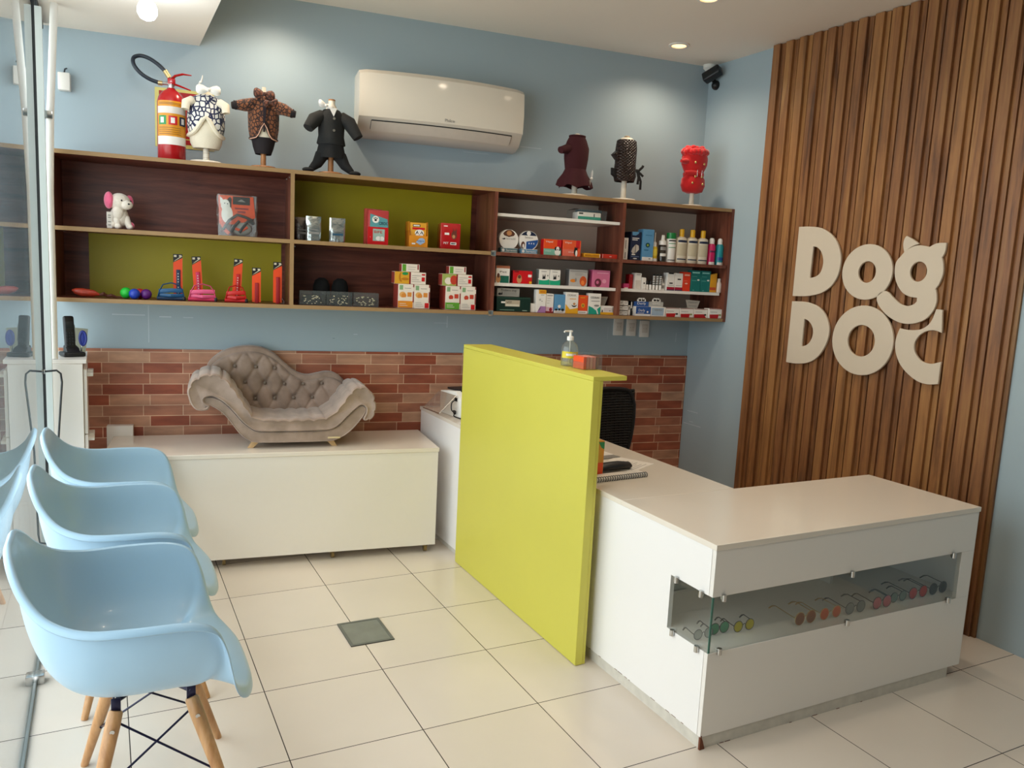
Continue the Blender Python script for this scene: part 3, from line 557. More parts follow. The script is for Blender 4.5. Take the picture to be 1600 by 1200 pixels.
for a in range(5):
    an = a * 2 * PI / 5; dx, dy = math.cos(an) * 0.20, math.sin(an) * 0.20
    MB(blackp).tube([(0, -0.13, 0.12), (dx, dy - 0.13, 0.085)], [0.022, 0.014], 8).ball((dx, dy - 0.13, 0.051), 0.026, 12, 8).build('base_leg', t)
# ------------------------------------------------------------ dog chaise sofa
fab = NT('taupe_velvet'); tc = fab.add('ShaderNodeTexCoord'); n1 = fab.add('ShaderNodeTexNoise'); n1.inputs['Scale'].default_value = 14; n1.inputs['Detail'].default_value = 5; n2 = fab.add('ShaderNodeTexNoise'); n2.inputs['Scale'].default_value = 420
fab.link(tc.outputs['Object'], n1.inputs['Vector']); fab.link(tc.outputs['Object'], n2.inputs['Vector'])
rp_ = fab.add('ShaderNodeValToRGB'); rp_.color_ramp.elements[0].position = 0.35; rp_.color_ramp.elements[0].color = C('#8c786a'); rp_.color_ramp.elements[1].position = 0.65; rp_.color_ramp.elements[1].color = C('#a48e80'); fab.link(n1.outputs['Fac'], rp_.inputs['Fac']); fab.link(rp_.outputs['Color'], fab.b.inputs['Base Color'])
fab.b.inputs['Roughness'].default_value = 0.85; fab.b.inputs['Sheen Weight'].default_value = 0.35
bp_ = fab.add('ShaderNodeBump'); bp_.inputs['Strength'].default_value = 0.25; bp_.inputs['Distance'].default_value = 0.001; fab.link(n2.outputs['Fac'], bp_.inputs['Height']); fab.link(bp_.outputs['Normal'], fab.b.inputs['Normal'])
fab = fab.m; fabd = mat('#7d6f63', 0.9, var=0.05, sheen=0.2, name='taupe_velvet_button')
S0 = -2.66; Z0 = 0.6
t = wthing('pet_chaise_sofa', 'small taupe velvet tufted chaise sofa for pets on the white bench', 'sofa', S0, 0, Z0)
def lp(P): return [(s - S0, z - Z0) for s, z in P]
cush = lp([(-3.085, 0.808), (-3.13, 0.808), (-3.16, 0.84), (-3.176, 0.90), (-3.16, 0.95), (-3.12, 0.982), (-3.07, 0.995), (-3.02, 0.982), (-2.98, 0.95), (-2.945, 0.90), (-2.91, 0.845), (-2.875, 0.79), (-2.84, 0.765), (-2.76, 0.757), (-2.66, 0.756), (-2.56, 0.758), (-2.50, 0.765), (-2.46, 0.785), (-2.42, 0.83), (-2.385, 0.88), (-2.35, 0.918), (-2.31, 0.928), (-2.27, 0.908), (-2.242, 0.87), (-2.232, 0.82), (-2.238, 0.775), (-2.262, 0.745), (-2.288, 0.742), (-2.298, 0.755), (-2.287, 0.785), (-2.288, 0.812), (-2.31, 0.825), (-2.345, 0.80), (-2.39, 0.755), (-2.43, 0.715), (-2.47, 0.695), (-2.55, 0.69), (-2.70, 0.69), (-2.83, 0.692), (-2.875, 0.71), (-2.92, 0.75), (-2.965, 0.805), (-3.01, 0.85), (-3.055, 0.876), (-3.085, 0.874), (-3.098, 0.862), (-3.09, 0.846), (-3.07, 0.832)])
def slab(poly, rows, bulge, pleat=False):
    P = catmull([(a, b_, 0) for a, b_ in poly], 2 if not pleat else 5); n = len(P); rings = []; L_ = [0]
    for i in range(n): L_.append(L_[-1] + (P[(i + 1) % n] - P[i]).length)
    for y, ins in rows:
        R = []
        for i, p in enumerate(P):
            tg = (P[(i + 1) % n] - P[i - 1]).normalized(); nn = Vector((tg.y, -tg.x, 0)); ins_ = ins; q = (L_[i] % 0.062) / 0.062
            fd = max(0, min(1, (i / n - 0.04) / 0.05, (0.60 - i / n) / 0.05)); ins_ = ins + (fd * (0.006 * math.exp(-(min(q, 1 - q) * 0.062 / 0.006) ** 2) - 0.003 * math.sin(q * PI)) if pleat else 0)
            R.append((p.x - nn.x * ins_ * bulge, y, p.y - nn.y * ins_ * bulge))
        rings.append(R)
    return rings
def area(P): return sum(P[i][0] * P[(i + 1) % len(P)][1] - P[(i + 1) % len(P)][0] * P[i][1] for i in range(len(P)))
sg = 1 if area(cush) > 0 else -1
prof = [(-0.475, 0.014), (-0.483, 0.008), (-0.480, 0.003), (-0.468, 0), (-0.40, 0), (-0.32, -0.002), (-0.24, -0.002), (-0.16, 0), (-0.12, 0.006), (-0.112, 0.012)]
MB(fab).loft(slab(cush, prof, sg, True)).build('seat_cushion', t, 60)
base = lp([(-3.112, 0.845), (-3.108, 0.862), (-3.092, 0.872), (-3.055, 0.872), (-3.01, 0.85), (-2.965, 0.805), (-2.92, 0.75), (-2.875, 0.71), (-2.83, 0.69), (-2.70, 0.688), (-2.55, 0.688), (-2.47, 0.695), (-2.43, 0.715), (-2.39, 0.755), (-2.345, 0.80), (-2.31, 0.823), (-2.288, 0.812), (-2.284, 0.79), (-2.305, 0.755), (-2.345, 0.705), (-2.39, 0.665), (-2.44, 0.640), (-2.49, 0.632), (-2.66, 0.632), (-2.84, 0.634), (-2.89, 0.65), (-2.935, 0.69), (-2.98, 0.755), (-3.02, 0.80), (-3.07, 0.832)])
sg2 = 1 if area(base) > 0 else -1
MB(fab).loft(slab(base, [(-0.47, 0.006), (-0.476, 0.003), (-0.472, 0), (-0.12, 0), (-0.11, 0.005)], sg2)).build('base_frame', t, 60)
MB(mat('#cdb990', 0.5, name='beige_tag')).box(0.175, 0.24, -0.4785, -0.476, 0.048, 0.058, 0.001).build('maker_tag', t)
pt = MB(blackp); pt.text('PET SOFA', 0.007, 0.2075, 0.053, -0.4792, 0.0001) if False else None
outl = [(-3.06, 0.90), (-3.09, 0.95), (-3.08, 1.005), (-3.02, 1.06), (-2.95, 1.09), (-2.87, 1.10), (-2.80, 1.09), (-2.735, 1.055), (-2.68, 1.005), (-2.62, 0.957), (-2.56, 0.938), (-2.50, 0.948), (-2.45, 0.957), (-2.40, 0.948), (-2.355, 0.915), (-2.32, 0.86)]
oc = catmull([(a, b_, 0) for a, b_ in outl], 5, False); poly = [(p.x - S0, p.y - Z0) for p in oc] + [(-2.44 - S0, 0.74 - Z0), (-2.90 - S0, 0.74 - Z0)]
sg3 = 1 if area(poly) > 0 else -1
mb = MB(fab); mb.prism(poly, -0.10, -0.03, 'y', 0.014, 4); mb.build('backrest_frame', t, 50)
def topz(s):
    for a, b_ in zip(oc, oc[1:]):
        if a.x <= s <= b_.x: return a.y + (b_.y - a.y) * (s - a.x) / max(1e-6, b_.x - a.x)
    return 0.86
BT = [(-2.946, 0.989), (-2.836, 0.986), (-2.735, 0.979), (-2.89, 0.90), (-2.787, 0.895), (-2.683, 0.891), (-2.58, 0.890), (-2.477, 0.893), (-2.838, 0.808), (-2.735, 0.809), (-2.632, 0.811), (-2.529, 0.813), (-2.998, 0.90), (-2.95, 0.81), (-2.42, 0.82)]
lines = []
for i, a in enumerate(BT[:12]):
    for sx in (-1, 1):
        for sz in (-1, 1):
            lines.append((a[0], a[1], a[0] + 0.052 * sx, a[1] + 0.088 * sz))
NU, NV = 110, 56; G_ = []; s_a, s_b = -3.085, -2.345
for j in range(NV + 1):
    row = []
    for i in range(NU + 1):
        s = s_a + (s_b - s_a) * i / NU; zt = topz(s) - 0.03; zb_ = 0.72 + 0.15 * max(0, min(1, (-2.93 - s) / 0.12)) + 0.13 * max(0, min(1, (s + 2.43) / 0.085)); z = zb_ + (max(zt, zb_ + 0.01) - zb_) * j / NV
        e = min(1, min(i / NU, 1 - i / NU) * 14, (1 - j / NV) * 9); puff = 0.030 * math.sqrt(max(0, 1 - (1 - e) ** 2))
        q = 0
        for bx, bz in BT[:12]:
            r_ = math.hypot(s - bx, z - bz)
            if r_ < 0.09: q = max(q, 0.020 * math.exp(-(r_ / 0.02) ** 2))
        cr = 0
        for x0, z0_, x1, z1_ in lines:
            if abs(s - x0) < 0.08 and abs(z - z0_) < 0.11:
                dx, dz = x1 - x0, z1_ - z0_; tt = max(0, min(1, ((s - x0) * dx + (z - z0_) * dz) / (dx * dx + dz * dz))); r_ = math.hypot(s - x0 - dx * tt, z - z0_ - dz * tt)
                cr = max(cr, 0.009 * math.exp(-(r_ / 0.007) ** 2) * (1 - 0.3 * tt))
        row.append((s - S0, -0.098 - puff + (q + cr) * min(1, puff / 0.02), z - Z0))
    G_.append(row)
mb = MB(fab); mb.loft(G_, False, False, closed=False); mb.build('tufted_padding', t, 80)
for bx, bz in BT[:12]:
    MB(fabd).ball((bx - S0, -0.115, bz - Z0), (0.009, 0.006, 0.009), 10, 6).build('button', t)
# seat buttons folds
for sx, x in ((1, -2.855), (-1, -2.465)):
    for y in (-0.43, -0.10):
        mb = MB(mat('#c9a67a', 0.45, name='pale_wood_leg')); x_ = x - S0
        mb.prism([(x_ - 0.014 - 0.02 * sx, 0), (x_ + 0.014 - 0.02 * sx, 0), (x_ + 0.02 + 0.006 * sx, 0.034), (x_ - 0.018 + 0.006 * sx, 0.034)], y - 0.012, y + 0.012, 'y', 0.002); mb.build('leg', t)
# ------------------------------------------------------------ goods on the shelves
ZB, ZM, ZW, ZWT, ZT = 1.3455, 1.6855, 1.5105, 1.9055, 2.0405
def pbox(name, label, cat, s, z, w_, h, dep, d, base, deco=(), txt=(), group=None, yaw=0.0, side=None):
    mb = MB(base); mb.box(-w_ / 2, w_ / 2, -dep / 2, dep / 2, 0, h, min(0.0015, h / 8), 1)
    yf = -dep / 2 - 0.0005
    if side: mb.m(side).box(-w_ / 2 - 0.0006, -w_ / 2 + 0.001, -dep / 2 + 0.002, dep / 2 - 0.002, 0.002, h - 0.002)
    for i, q in enumerate(deco):
        mt = q[0]; y = yf - 0.00015 * i; mb.m(mt)
        if q[1] == 'r': mb.patch(-w_ / 2 + q[2] * w_, -w_ / 2 + q[3] * w_, q[4] * h, q[5] * h, y)
        elif q[1] == 'd': mb.disc(-w_ / 2 + q[2] * w_, q[3] * h, q[4] * w_, q[5] * h, y)
        elif q[1] == 'p': mb.poly([(-w_ / 2 + a * w_, b_ * h) for a, b_ in q[2]], y)
    for q in txt:
        mb.m(q[0]).text(q[1], q[2] * h, -w_ / 2 + q[3] * w_, q[4] * h, yf - 0.0022, 0.0001, w=q[5] * w_)
    o = mb.build(name); put(o, s, d - dep / 2, z, yaw)
    return tag(o, label, cat, group)
R_, W_, K_, O_, Y_, G2, T_, B_, N_ = red, white, black, orange, yellow, green, teal, blue, navy
lines_ = lambda m_, x0, x1, zs, th=0.02: [(m_, 'r', x0, x1 - 0.07 * (i % 3), z, z + th) for i, z in enumerate(zs)]
# ---- bay 3, middle board
def round_tin(label, s, top, low, txtc):
    t = wthing('collar_tin', label, 'tin', s, 0.27, ZM, 0, 'round flea collar tins')
    mb = MB(white); n = 28; rings = []
    for y in (0.012, -0.016):
        rings.append([(0.059 * math.cos(2 * PI * i / n), y, 0.076 + 0.057 * math.sin(2 * PI * i / n)) for i in range(n)])
    mb.loft(rings)
    y = -0.0167
    if top == 'brown':
        mb.m(brownp).poly([(0.045 * math.cos(a), 0.076 + 0.057 * math.sin(a) * 0.97) for a in [PI * (0.2 + 0.6 * i / 10) for i in range(11)]] + [(-0.03, 0.098), (0, 0.09), (0.03, 0.098)], y); mb.m(tan).disc(0.0, 0.112, 0.016, 0.014, y - 0.0003)
        mb.m(black).poly([(-0.045, 0.078), (-0.025, 0.084), (-0.02, 0.078), (-0.03, 0.074)], y - 0.0003); mb.m(grey).text('levre20', 0.016, 0.012, 0.08, y - 0.0006, 0.0001, w=0.055)
    else:
        mb.m(navy).poly([(0.057 * math.cos(a), 0.076 + 0.055 * math.sin(a)) for a in [PI * (0.18 + 0.64 * i / 10) for i in range(11)]], y); mb.m(white).disc(-0.002, 0.118, 0.013, 0.013, y - 0.0003)
        mb.m(blue).poly([(-0.015, 0.026), (0.02, 0.024), (0.045, 0.045), (0.057, 0.07), (0.058, 0.084), (-0.015, 0.07)], y - 0.0003); mb.m(brownp).disc(-0.035, 0.05, 0.012, 0.02, y - 0.0003); mb.m(white).disc(-0.033, 0.045, 0.006, 0.012, y - 0.0006)
        mb.m(grey).text('Seresto', 0.016, 0.0, 0.094, y - 0.0006, 0.0001, w=0.05); mb.m(white)
        for x in (0.0, 0.015, 0.03): mb.patch(x, x + 0.005, 0.056, 0.065, y - 0.0006)
    mb.build('tin', t)
    mb = MB(txtc).box(-0.052, 0.052, -0.03, 0.02, 0, 0.027, 0.001, 1); mb.m(white).patch(-0.05, 0.05, 0.001, 0.003, -0.0305).patch(-0.05, 0.05, 0.0245, 0.0265, -0.0305); mb.text('Seresto', 0.018, 0.012, 0.0135, -0.0308, 0.0002, w=0.066); mb.disc(-0.037, 0.0135, 0.009, 0.008, -0.0305); mb.build('display_base', t)
round_tin('round white collar tin with a brown dog picture, leftmost on its shelf', -1.447, 'brown', mat('#4d7076', 0.4), mat('#4d7076', 0.4))
round_tin('round white and navy collar tin, right of the brown dog tin', -1.323, 'navy', blue, mat('#5d8fae', 0.4))
dogw = [(W_, 'd', 0.80, 0.22, 0.17, 0.24), (K_, 'd', 0.70, 0.42, 0.08, 0.12), (K_, 'd', 0.90, 0.42, 0.07, 0.12), (W_, 'd', 0.80, 0.42, 0.09, 0.14), (K_, 'd', 0.80, 0.36, 0.03, 0.04)]
pbox('medicine_box', 'orange box with a teal band and white dog', 'box', -1.182, ZM, 0.112, 0.092, 0.05, 0.315, orange, [(R_, 'r', 0.76, 1, 0.5, 1), (T_, 'r', 0.0, 1, 0, 0.4)] + [(mat('#7fb8a4', 0.4), 'r', 0.0, 0.7, 0.0, 0.38)] + dogw, [(W_, 'Vitpel', 0.16, 0.3, 0.84, 0.42), (W_, 'mini', 0.12, 0.25, 0.25, 0.3)], 'orange medicine boxes', side=red)
pbox('medicine_box', 'orange-red box with a black and white dog, right of the teal banded one', 'box', -1.057, ZM, 0.118, 0.094, 0.05, 0.315, mat('#e2582e', 0.4), [(R_, 'r', 0.72, 0.93, 0.5, 1), (mat('#e0705a', 0.4), 'r', 0, 0.6, 0, 0.42), (K_, 'd', 0.72, 0.3, 0.10, 0.26), (W_, 'd', 0.76, 0.2, 0.06, 0.2), (K_, 'p', [(0.64, 0.45), (0.66, 0.62), (0.71, 0.5)]), (K_, 'p', [(0.74, 0.5), (0.8, 0.62), (0.82, 0.44)])], [(W_, 'Vitpel', 0.16, 0.28, 0.84, 0.38), (W_, '10 ml', 0.12, 0.45, 0.25, 0.28)], 'orange medicine boxes', side=red)
pbox('flat_box', 'flat yellow box lying on the shelf', 'box', -0.918, ZM, 0.106, 0.024, 0.05, 0.31, yellow, [(W_, 'r', 0.97, 1, 0.05, 0.95), (mat('#c07f12', 0.4), 'r', 0.05, 0.93, 0.25, 0.75)], [(Y_, 'PET', 0.45, 0.5, 0.5, 0.2)])
pbox('flat_box', 'flat red box lying at the right end of its shelf', 'box', -0.797, ZM, 0.104, 0.026, 0.05, 0.31, mat('#c4321f', 0.4), [(W_, 'r', 0.0, 0.02, 0.05, 0.95), (W_, 'r', 0.97, 0.99, 0.05, 0.95)], [(W_, 'vet', 0.45, 0.5, 0.5, 0.14)])
# top white shelf: wipes in clear bags
t = wthing('wipes_pack', 'white and teal pack wrapped in clear plastic on the topmost white shelf', 'pack', -0.955, 0.26, ZWT)
mb = MB(white).box(-0.07, 0.085, -0.04, 0.04, 0, 0.046, 0.006); mb.m(teal).patch(-0.068, 0.083, 0.003, 0.02, -0.0405); mb.m(black).patch(-0.062, -0.035, 0.032, 0.041, -0.0405).patch(0.035, 0.041, 0.02, 0.038, -0.0407); mb.build('pack', t)
mb = MB(clear); mb.loft([[(x, -0.05 + random.uniform(-.004, .004), z) for x, z in ((-0.105, 0.0), (-0.1, 0.05), (-0.06, 0.062), (0.03, 0.066), (0.12, 0.058), (0.115, 0.0))], [(x, 0.05, z) for x, z in ((-0.105, 0.0), (-0.1, 0.055), (-0.06, 0.07), (0.03, 0.07), (0.12, 0.062), (0.115, 0.0))]]); mb.build('clear_wrap', t, 20)
mb = MB(mat('#3c5a66', 0.3, name='slate_blue_pack')).box(-0.05, 0.10, -0.02, 0.045, 0.0465, 0.061, 0.004); mb.build('slate_pack', t)
# ---- bay 3, lower white shelf
t = pbox('treat_box', 'small white and dark green box with a dog, leftmost on the lower white shelf', 'box', -1.482, ZW, 0.084, 0.098, 0.05, 0.31, white, [(mat('#b06a4a', 0.4), 'r', 0, 1, 0.85, 1), (mat('#16604e', 0.4), 'r', 0.3, 0.95, 0, 0.42), (tan, 'd', 0.17, 0.22, 0.17, 0.22), (brownp, 'd', 0.17, 0.42, 0.1, 0.14)], [(K_, 'Pet', 0.14, 0.5, 0.64, 0.5)])
pbox('treat_box', 'bright red box with a small dog picture', 'box', -1.355, ZW, 0.116, 0.075, 0.06, 0.31, mat('#c9121a', 0.35), [(mat('#7d0f14', 0.4), 'r', 0.05, 0.3, 0.86, 0.99), (tan, 'd', 0.33, 0.35, 0.13, 0.34), (brownp, 'd', 0.33, 0.52, 0.08, 0.14), (W_, 'r', 0.78, 0.96, 0.52, 0.72), (yellow, 'r', 0.85, 0.98, 0.02, 0.2)], [], None, -0.12, side=mat('#7d0f14', 0.4))
for k_, (s, lab) in enumerate(((-1.222, 'white and green box with a black dog, left of the matching pair'), (-1.152, 'white and green box with a black dog, right of the matching pair'))):
    pbox('medicine_box', lab, 'box', s, ZW, 0.067, 0.09, 0.05, 0.31, white, [(mat('#17a57c', 0.4), 'r', 0, 1, 0, 0.36), (W_, 'd', 0.4, 0.36, 0.5, 0.08), (K_, 'p', [(0.32, 0.36), (0.36, 0.7), (0.46, 0.5), (0.58, 0.72), (0.62, 0.38)]), (grey, 'r', 0.2, 0.7, 0.84, 0.87), (grey, 'd', 0.82, 0.6, 0.07, 0.05)], [], 'pair of white and green boxes', side=mat('#7d8580', 0.4))
pbox('medicine_box', 'silver grey box with orange pet pictures', 'box', -1.0, ZW, 0.121, 0.099, 0.06, 0.31, mat('#b6b2ae', 0.35), [(mat('#8c8887', 0.4), 'r', 0.04, 0.96, 0.86, 0.9), (mat('#d9832e', 0.4), 'd', 0.22, 0.32, 0.16, 0.1), (grey, 'd', 0.36, 0.38, 0.05, 0.12), (mat('#c9531f', 0.4), 'd', 0.76, 0.32, 0.19, 0.3), (mat('#e8803a', 0.4), 'd', 0.74, 0.22, 0.09, 0.14)] + lines_(grey, 0.3, 0.75, (0.74, 0.66)), [], None, 0, side=mat('#5f5c5b', 0.4))
pbox('treat_box', 'pink box with a dark floral sketch, rightmost on the lower white shelf', 'box', -0.848, ZW, 0.118, 0.103, 0.06, 0.31, mat('#cf6f93', 0.4), [(mat('#6b2a3a', 0.4), 'd', 0.33, 0.26, 0.19, 0.24), (mat('#cf6f93', 0.4), 'd', 0.30, 0.28, 0.08, 0.1), (mat('#e39ab4', 0.4), 'r', 0.25, 0.9, 0.8, 0.86), (mat('#e39ab4', 0.4), 'd', 0.68, 0.36, 0.12, 0.12)], [], None, 0, side=mat('#b24a72', 0.4))
# ---- bay 3, bottom board
t = wthing('shelf_sign', 'light grey sign card with black writing standing on the dark green box', 'sign', -1.435, 0.29, ZB + 0.0865)
mb = MB(mat('#b3aca2', 0.5, name='grey_card')).box(-0.072, 0.068, -0.004, 0, 0, 0.048, 0.001, 1); mb.m(black).text('Produtos shop', 0.02, 0.0, 0.036, -0.0045, 0.0001, w=0.095); mb.m(grey)
for z in (0.012, 0.018, 0.024): mb.patch(-0.03, 0.05, z, z + 0.0015, -0.0045)
mb.m(black).disc(-0.055, 0.014, 0.010, 0.007, -0.0045).poly([(-0.05, 0.01), (-0.044, 0.02), (-0.040, 0.03), (-0.038, 0.01)], -0.0045); mb.build('card', t)
pbox('display_box', 'dark green box with a pale window on the bottom board', 'box', -1.41, ZB, 0.212, 0.086, 0.10, 0.32, mat('#0f2c22', 0.35), [(mat('#2a4a3c', 0.4), 'r', 0.02, 0.98, 0.9, 0.95), (mat('#b7ab95', 0.35), 'r', 0.25, 0.68, 0.35, 0.78), (mat('#d8d2c0', 0.4), 'r', 0.27, 0.66, 0.38, 0.5), (W_, 'r', 0.13, 0.25, 0.56, 0.68), (mat('#7fa08c', 0.4), 'r', 0.1, 0.52, 0.09, 0.13), (mat('#9fb8a8', 0.4), 'r', 0.76, 0.9, 0.07, 0.12)], [(K_, 'VIT', 0.2, 0.36, 0.62, 0.16)])
pbox('small_box', 'small plain white box beside the dark green box', 'box', -1.285, ZB, 0.030, 0.052, 0.03, 0.31, white)
pbox('medicine_box', 'tall white box with an amber top and lilac corner', 'box', -1.237, ZB, 0.063, 0.135, 0.04, 0.315, white, [(yellow, 'r', 0.25, 1, 0.82, 1), (mat('#c77a12', 0.4), 'r', 0.38, 0.92, 0.86, 0.95), (grey, 'r', 0.45, 0.8, 0.76, 0.78), (grey, 'd', 0.4, 0.56, 0.09, 0.045), (W_, 'd', 0.4, 0.56, 0.05, 0.025), (grey, 'd', 0.6, 0.5, 0.06, 0.02), (lilac, 'p', [(0.15, 0.0), (0.45, 0.28), (1, 0.28), (1, 0)]), (mat('#4f3550', 0.4), 'p', [(0.28, 0.1), (0.5, 0.26), (0.46, 0.16), (0.32, 0.08)])], [], 'tall medicine boxes on the bottom board')
pbox('medicine_box', 'white box with pink lower half and maroon dog', 'box', -1.178, ZB, 0.050, 0.114, 0.04, 0.31, white, [(mat('#dfb6c4', 0.4), 'r', 0, 1, 0.0, 0.3), (maroon, 'r', 0, 1, 0, 0.08), (maroon, 'd', 0.65, 0.17, 0.2, 0.1), (grey, 'r', 0.15, 0.85, 0.88, 0.92)] + lines_(grey, 0.15, 0.6, (0.74, 0.62, 0.5), 0.015), [], 'tall medicine boxes on the bottom board')
pbox('medicine_box', 'sky blue box with dog silhouettes along the bottom', 'box', -1.113, ZB, 0.070, 0.111, 0.04, 0.31, skyb, [(W_, 'r', 0, 1, 0, 0.14), (W_, 'd', 0.48, 0.36, 0.14, 0.09), (K_, 'd', 0.2, 0.18, 0.12, 0.06), (K_, 'd', 0.5, 0.19, 0.1, 0.06), (K_, 'd', 0.8, 0.18, 0.13, 0.07), (grey, 'r', 0.1, 0.9, 0.05, 0.08)], [], 'tall medicine boxes on the bottom board')
pbox('medicine_box', 'white box with a golden lower corner and round emblem', 'box', -1.035, ZB, 0.083, 0.127, 0.045, 0.315, white, [(yellow, 'p', [(0, 0), (0, 0.45), (0.35, 0.2), (1, 0.28), (1, 0)]), (K_, 'd', 0.68, 0.42, 0.2, 0.11), (W_, 'd', 0.68, 0.47, 0.21, 0.1), (tan, 'd', 0.68, 0.46, 0.1, 0.06), (yellow, 'r', 0.3, 0.8, 0.68, 0.71)], [(grey, 'ODRAK', 0.12, 0.45, 0.86, 0.7)], 'tall medicine boxes on the bottom board')
pbox('medicine_box', 'orange box with a white strip at the bottom', 'box', -0.96, ZB, 0.063, 0.112, 0.04, 0.31, orange, [(W_, 'r', 0, 1, 0, 0.16), (grey, 'r', 0.12, 0.85, 0.06, 0.1), (yellow, 'd', 0.52, 0.45, 0.2, 0.12), (mat('#9a7a3a', 0.4), 'd', 0.52, 0.45, 0.12, 0.07), (yellow, 'r', 0.2, 0.7, 0.85, 0.89)], [], 'tall medicine boxes on the bottom board')
pbox('medicine_box', 'white box with a teal curved lower half', 'box', -0.883, ZB, 0.082, 0.126, 0.045, 0.315, white, [(T_, 'p', [(0, 0), (0, 0.4), (0.3, 0.33), (0.6, 0.2), (1, 0.4), (1, 0)]), (W_, 'p', [(0.58, 0.3), (0.7, 0.28), (0.85, 0.02), (0.75, 0.02)]), (grey, 'r', 0.2, 0.9, 0.62, 0.65), (grey, 'd', 0.66, 0.42, 0.22, 0.05)], [(K_, 'ODRAK', 0.13, 0.5, 0.8, 0.72)], 'tall medicine boxes on the bottom board')
t = wthing('price_card', 'grey tilted card standing behind the white and yellow box', 'card', -0.805, 0.265, ZB + 0.05)
mb = MB(mat('#a39c92', 0.5, name='grey_price_card')); mb.prism([(-0.03, 0), (0.012, 0), (0.033, 0.058), (-0.03, 0.058)], -0.003, 0, 'y'); mb.m(grey).patch(-0.022, 0.02, 0.040, 0.049, -0.0035); mb.m(white); mb.build('card', t)
pbox('medicine_box', 'low white and yellow box at the right end of the bottom board', 'box', -0.80, ZB, 0.098, 0.053, 0.06, 0.31, white, [(yellow, 'r', 0.02, 1, 0, 0.28), (K_, 'd', 0.22, 0.4, 0.05, 0.16), (W_, 'd', 0.13, 0.45, 0.07, 0.2), (mat('#d7ccc8', 0.4), 'r', 0.32, 0.92, 0.36, 0.8), (grey, 'd', 0.75, 0.45, 0.05, 0.06), (K_, 'r', 0.93, 0.96, 0.3, 0.9)])
# ---- bay 4, middle board: books, bottles
pbox('slim_box', 'slim white box leaning beside the shelf upright', 'box', -0.690, ZM, 0.034, 0.132, 0.09, 0.30, white, [(K_, 'r', 0.42, 0.55, 0.06, 0.34), (grey, 'r', 0.4, 0.55, 0.5, 0.9)])
pbox('tall_box', 'navy box with a pale shell picture', 'box', -0.622, ZM, 0.070, 0.172, 0.09, 0.30, navy, [(skyb, 'p', [(0.1, 1), (0.12, 0.88), (0.45, 0.87), (0.7, 0.93), (0.8, 1)]), (mat('#bcb2a8', 0.4), 'p', [(0.1, 0.3), (0.2, 0.42), (0.5, 0.56), (0.46, 0.25), (0.25, 0.22)]), (mat('#c9c0b6', 0.4), 'p', [(0.52, 0.25), (0.54, 0.56), (0.8, 0.52), (0.85, 0.38)]), (W_, 'r', 0.12, 0.8, 0.76, 0.79), (W_, 'r', 0.12, 0.65, 0.70, 0.73), (W_, 'r', 0.15, 0.5, 0.18, 0.22), (W_, 'd', 0.5, 0.06, 0.2, 0.02), (mat('#7686a8', 0.4), 'r', 0.1, 0.9, 0.12, 0.14)])
pbox('tall_box', 'tall sky blue box with a round green emblem', 'box', -0.541, ZM, 0.076, 0.192, 0.07, 0.31, skyb, [(W_, 'r', 0, 1, 0, 0.12), (navy, 'd', 0.46, 0.5, 0.2, 0.075), (green, 'd', 0.46, 0.5, 0.12, 0.045), (yellow, 'd', 0.46, 0.5, 0.06, 0.02), (mat('#2f6f94', 0.4), 'r', 0.2, 0.8, 0.8, 0.82), (mat('#2f6f94', 0.4), 'r', 0.15, 0.55, 0.32, 0.36), (K_, 'd', 0.7, 0.07, 0.1, 0.012)])
def bottle(label, s, z, prof, body, cap, capprof, bands=(), group='bottles on the shelf', d=0.28, flat=1.0, name='bottle'):
    t = wthing(name, label, 'bottle', s, d, z, 0, group)
    MB(body).lathe(prof, 20, sy=flat).build('body', t)
    MB(cap).lathe(capprof, 16).build('cap', t)
    for m_, z0, z1, r in bands:
        mb = MB(m_); n = 14; a0, a1 = -PI * 0.82, -PI * 0.18
        mb.loft([[(r * math.cos(a0 + (a1 - a0) * i / n), r * flat * math.sin(a0 + (a1 - a0) * i / n), zz) for i in range(n + 1)] for zz in (z0, z1)], False, False, closed=False); mb.build('printed_band', t)
    return t
bottle('small yellow bottle with a long thin white nozzle', -0.478, ZM, [(0.019, 0), (0.02, 0.02), (0.02, 0.08), (0.014, 0.092)], mat('#d8b21c', 0.35), white, [(0.013, 0.09), (0.011, 0.118), (0.004, 0.12), (0.0025, 0.178)], [(white, 0.0, 0.018, 0.0205), (mat('#e9cf4a', 0.35), 0.035, 0.075, 0.0205)])
bottle('clear foam bottle with a white pump top and grey label', -0.421, ZM, [(0.024, 0), (0.025, 0.02), (0.025, 0.10), (0.018, 0.11)], glass_mat('smoky_plastic', '#9a9088', 0.03, 0.05, 0.3, '#5a5048'), white, [(0.024, 0.105), (0.024, 0.128), (0.012, 0.136), (0.01, 0.165)], [(grey, 0.072, 0.092, 0.0257), (white, 0.035, 0.052, 0.0257)])
bottle('white bottle with a wide green cap and green figure', -0.362, ZM, [(0.029, 0), (0.03, 0.02), (0.03, 0.145)], white, mat('#177a3a', 0.35), [(0.0305, 0.146), (0.031, 0.16), (0.030, 0.182)], [(black, 0.13, 0.138, 0.0305), (green, 0.09, 0.118, 0.0302), (white, 0.094, 0.114, 0.0306), (black, 0.012, 0.017, 0.0304)])
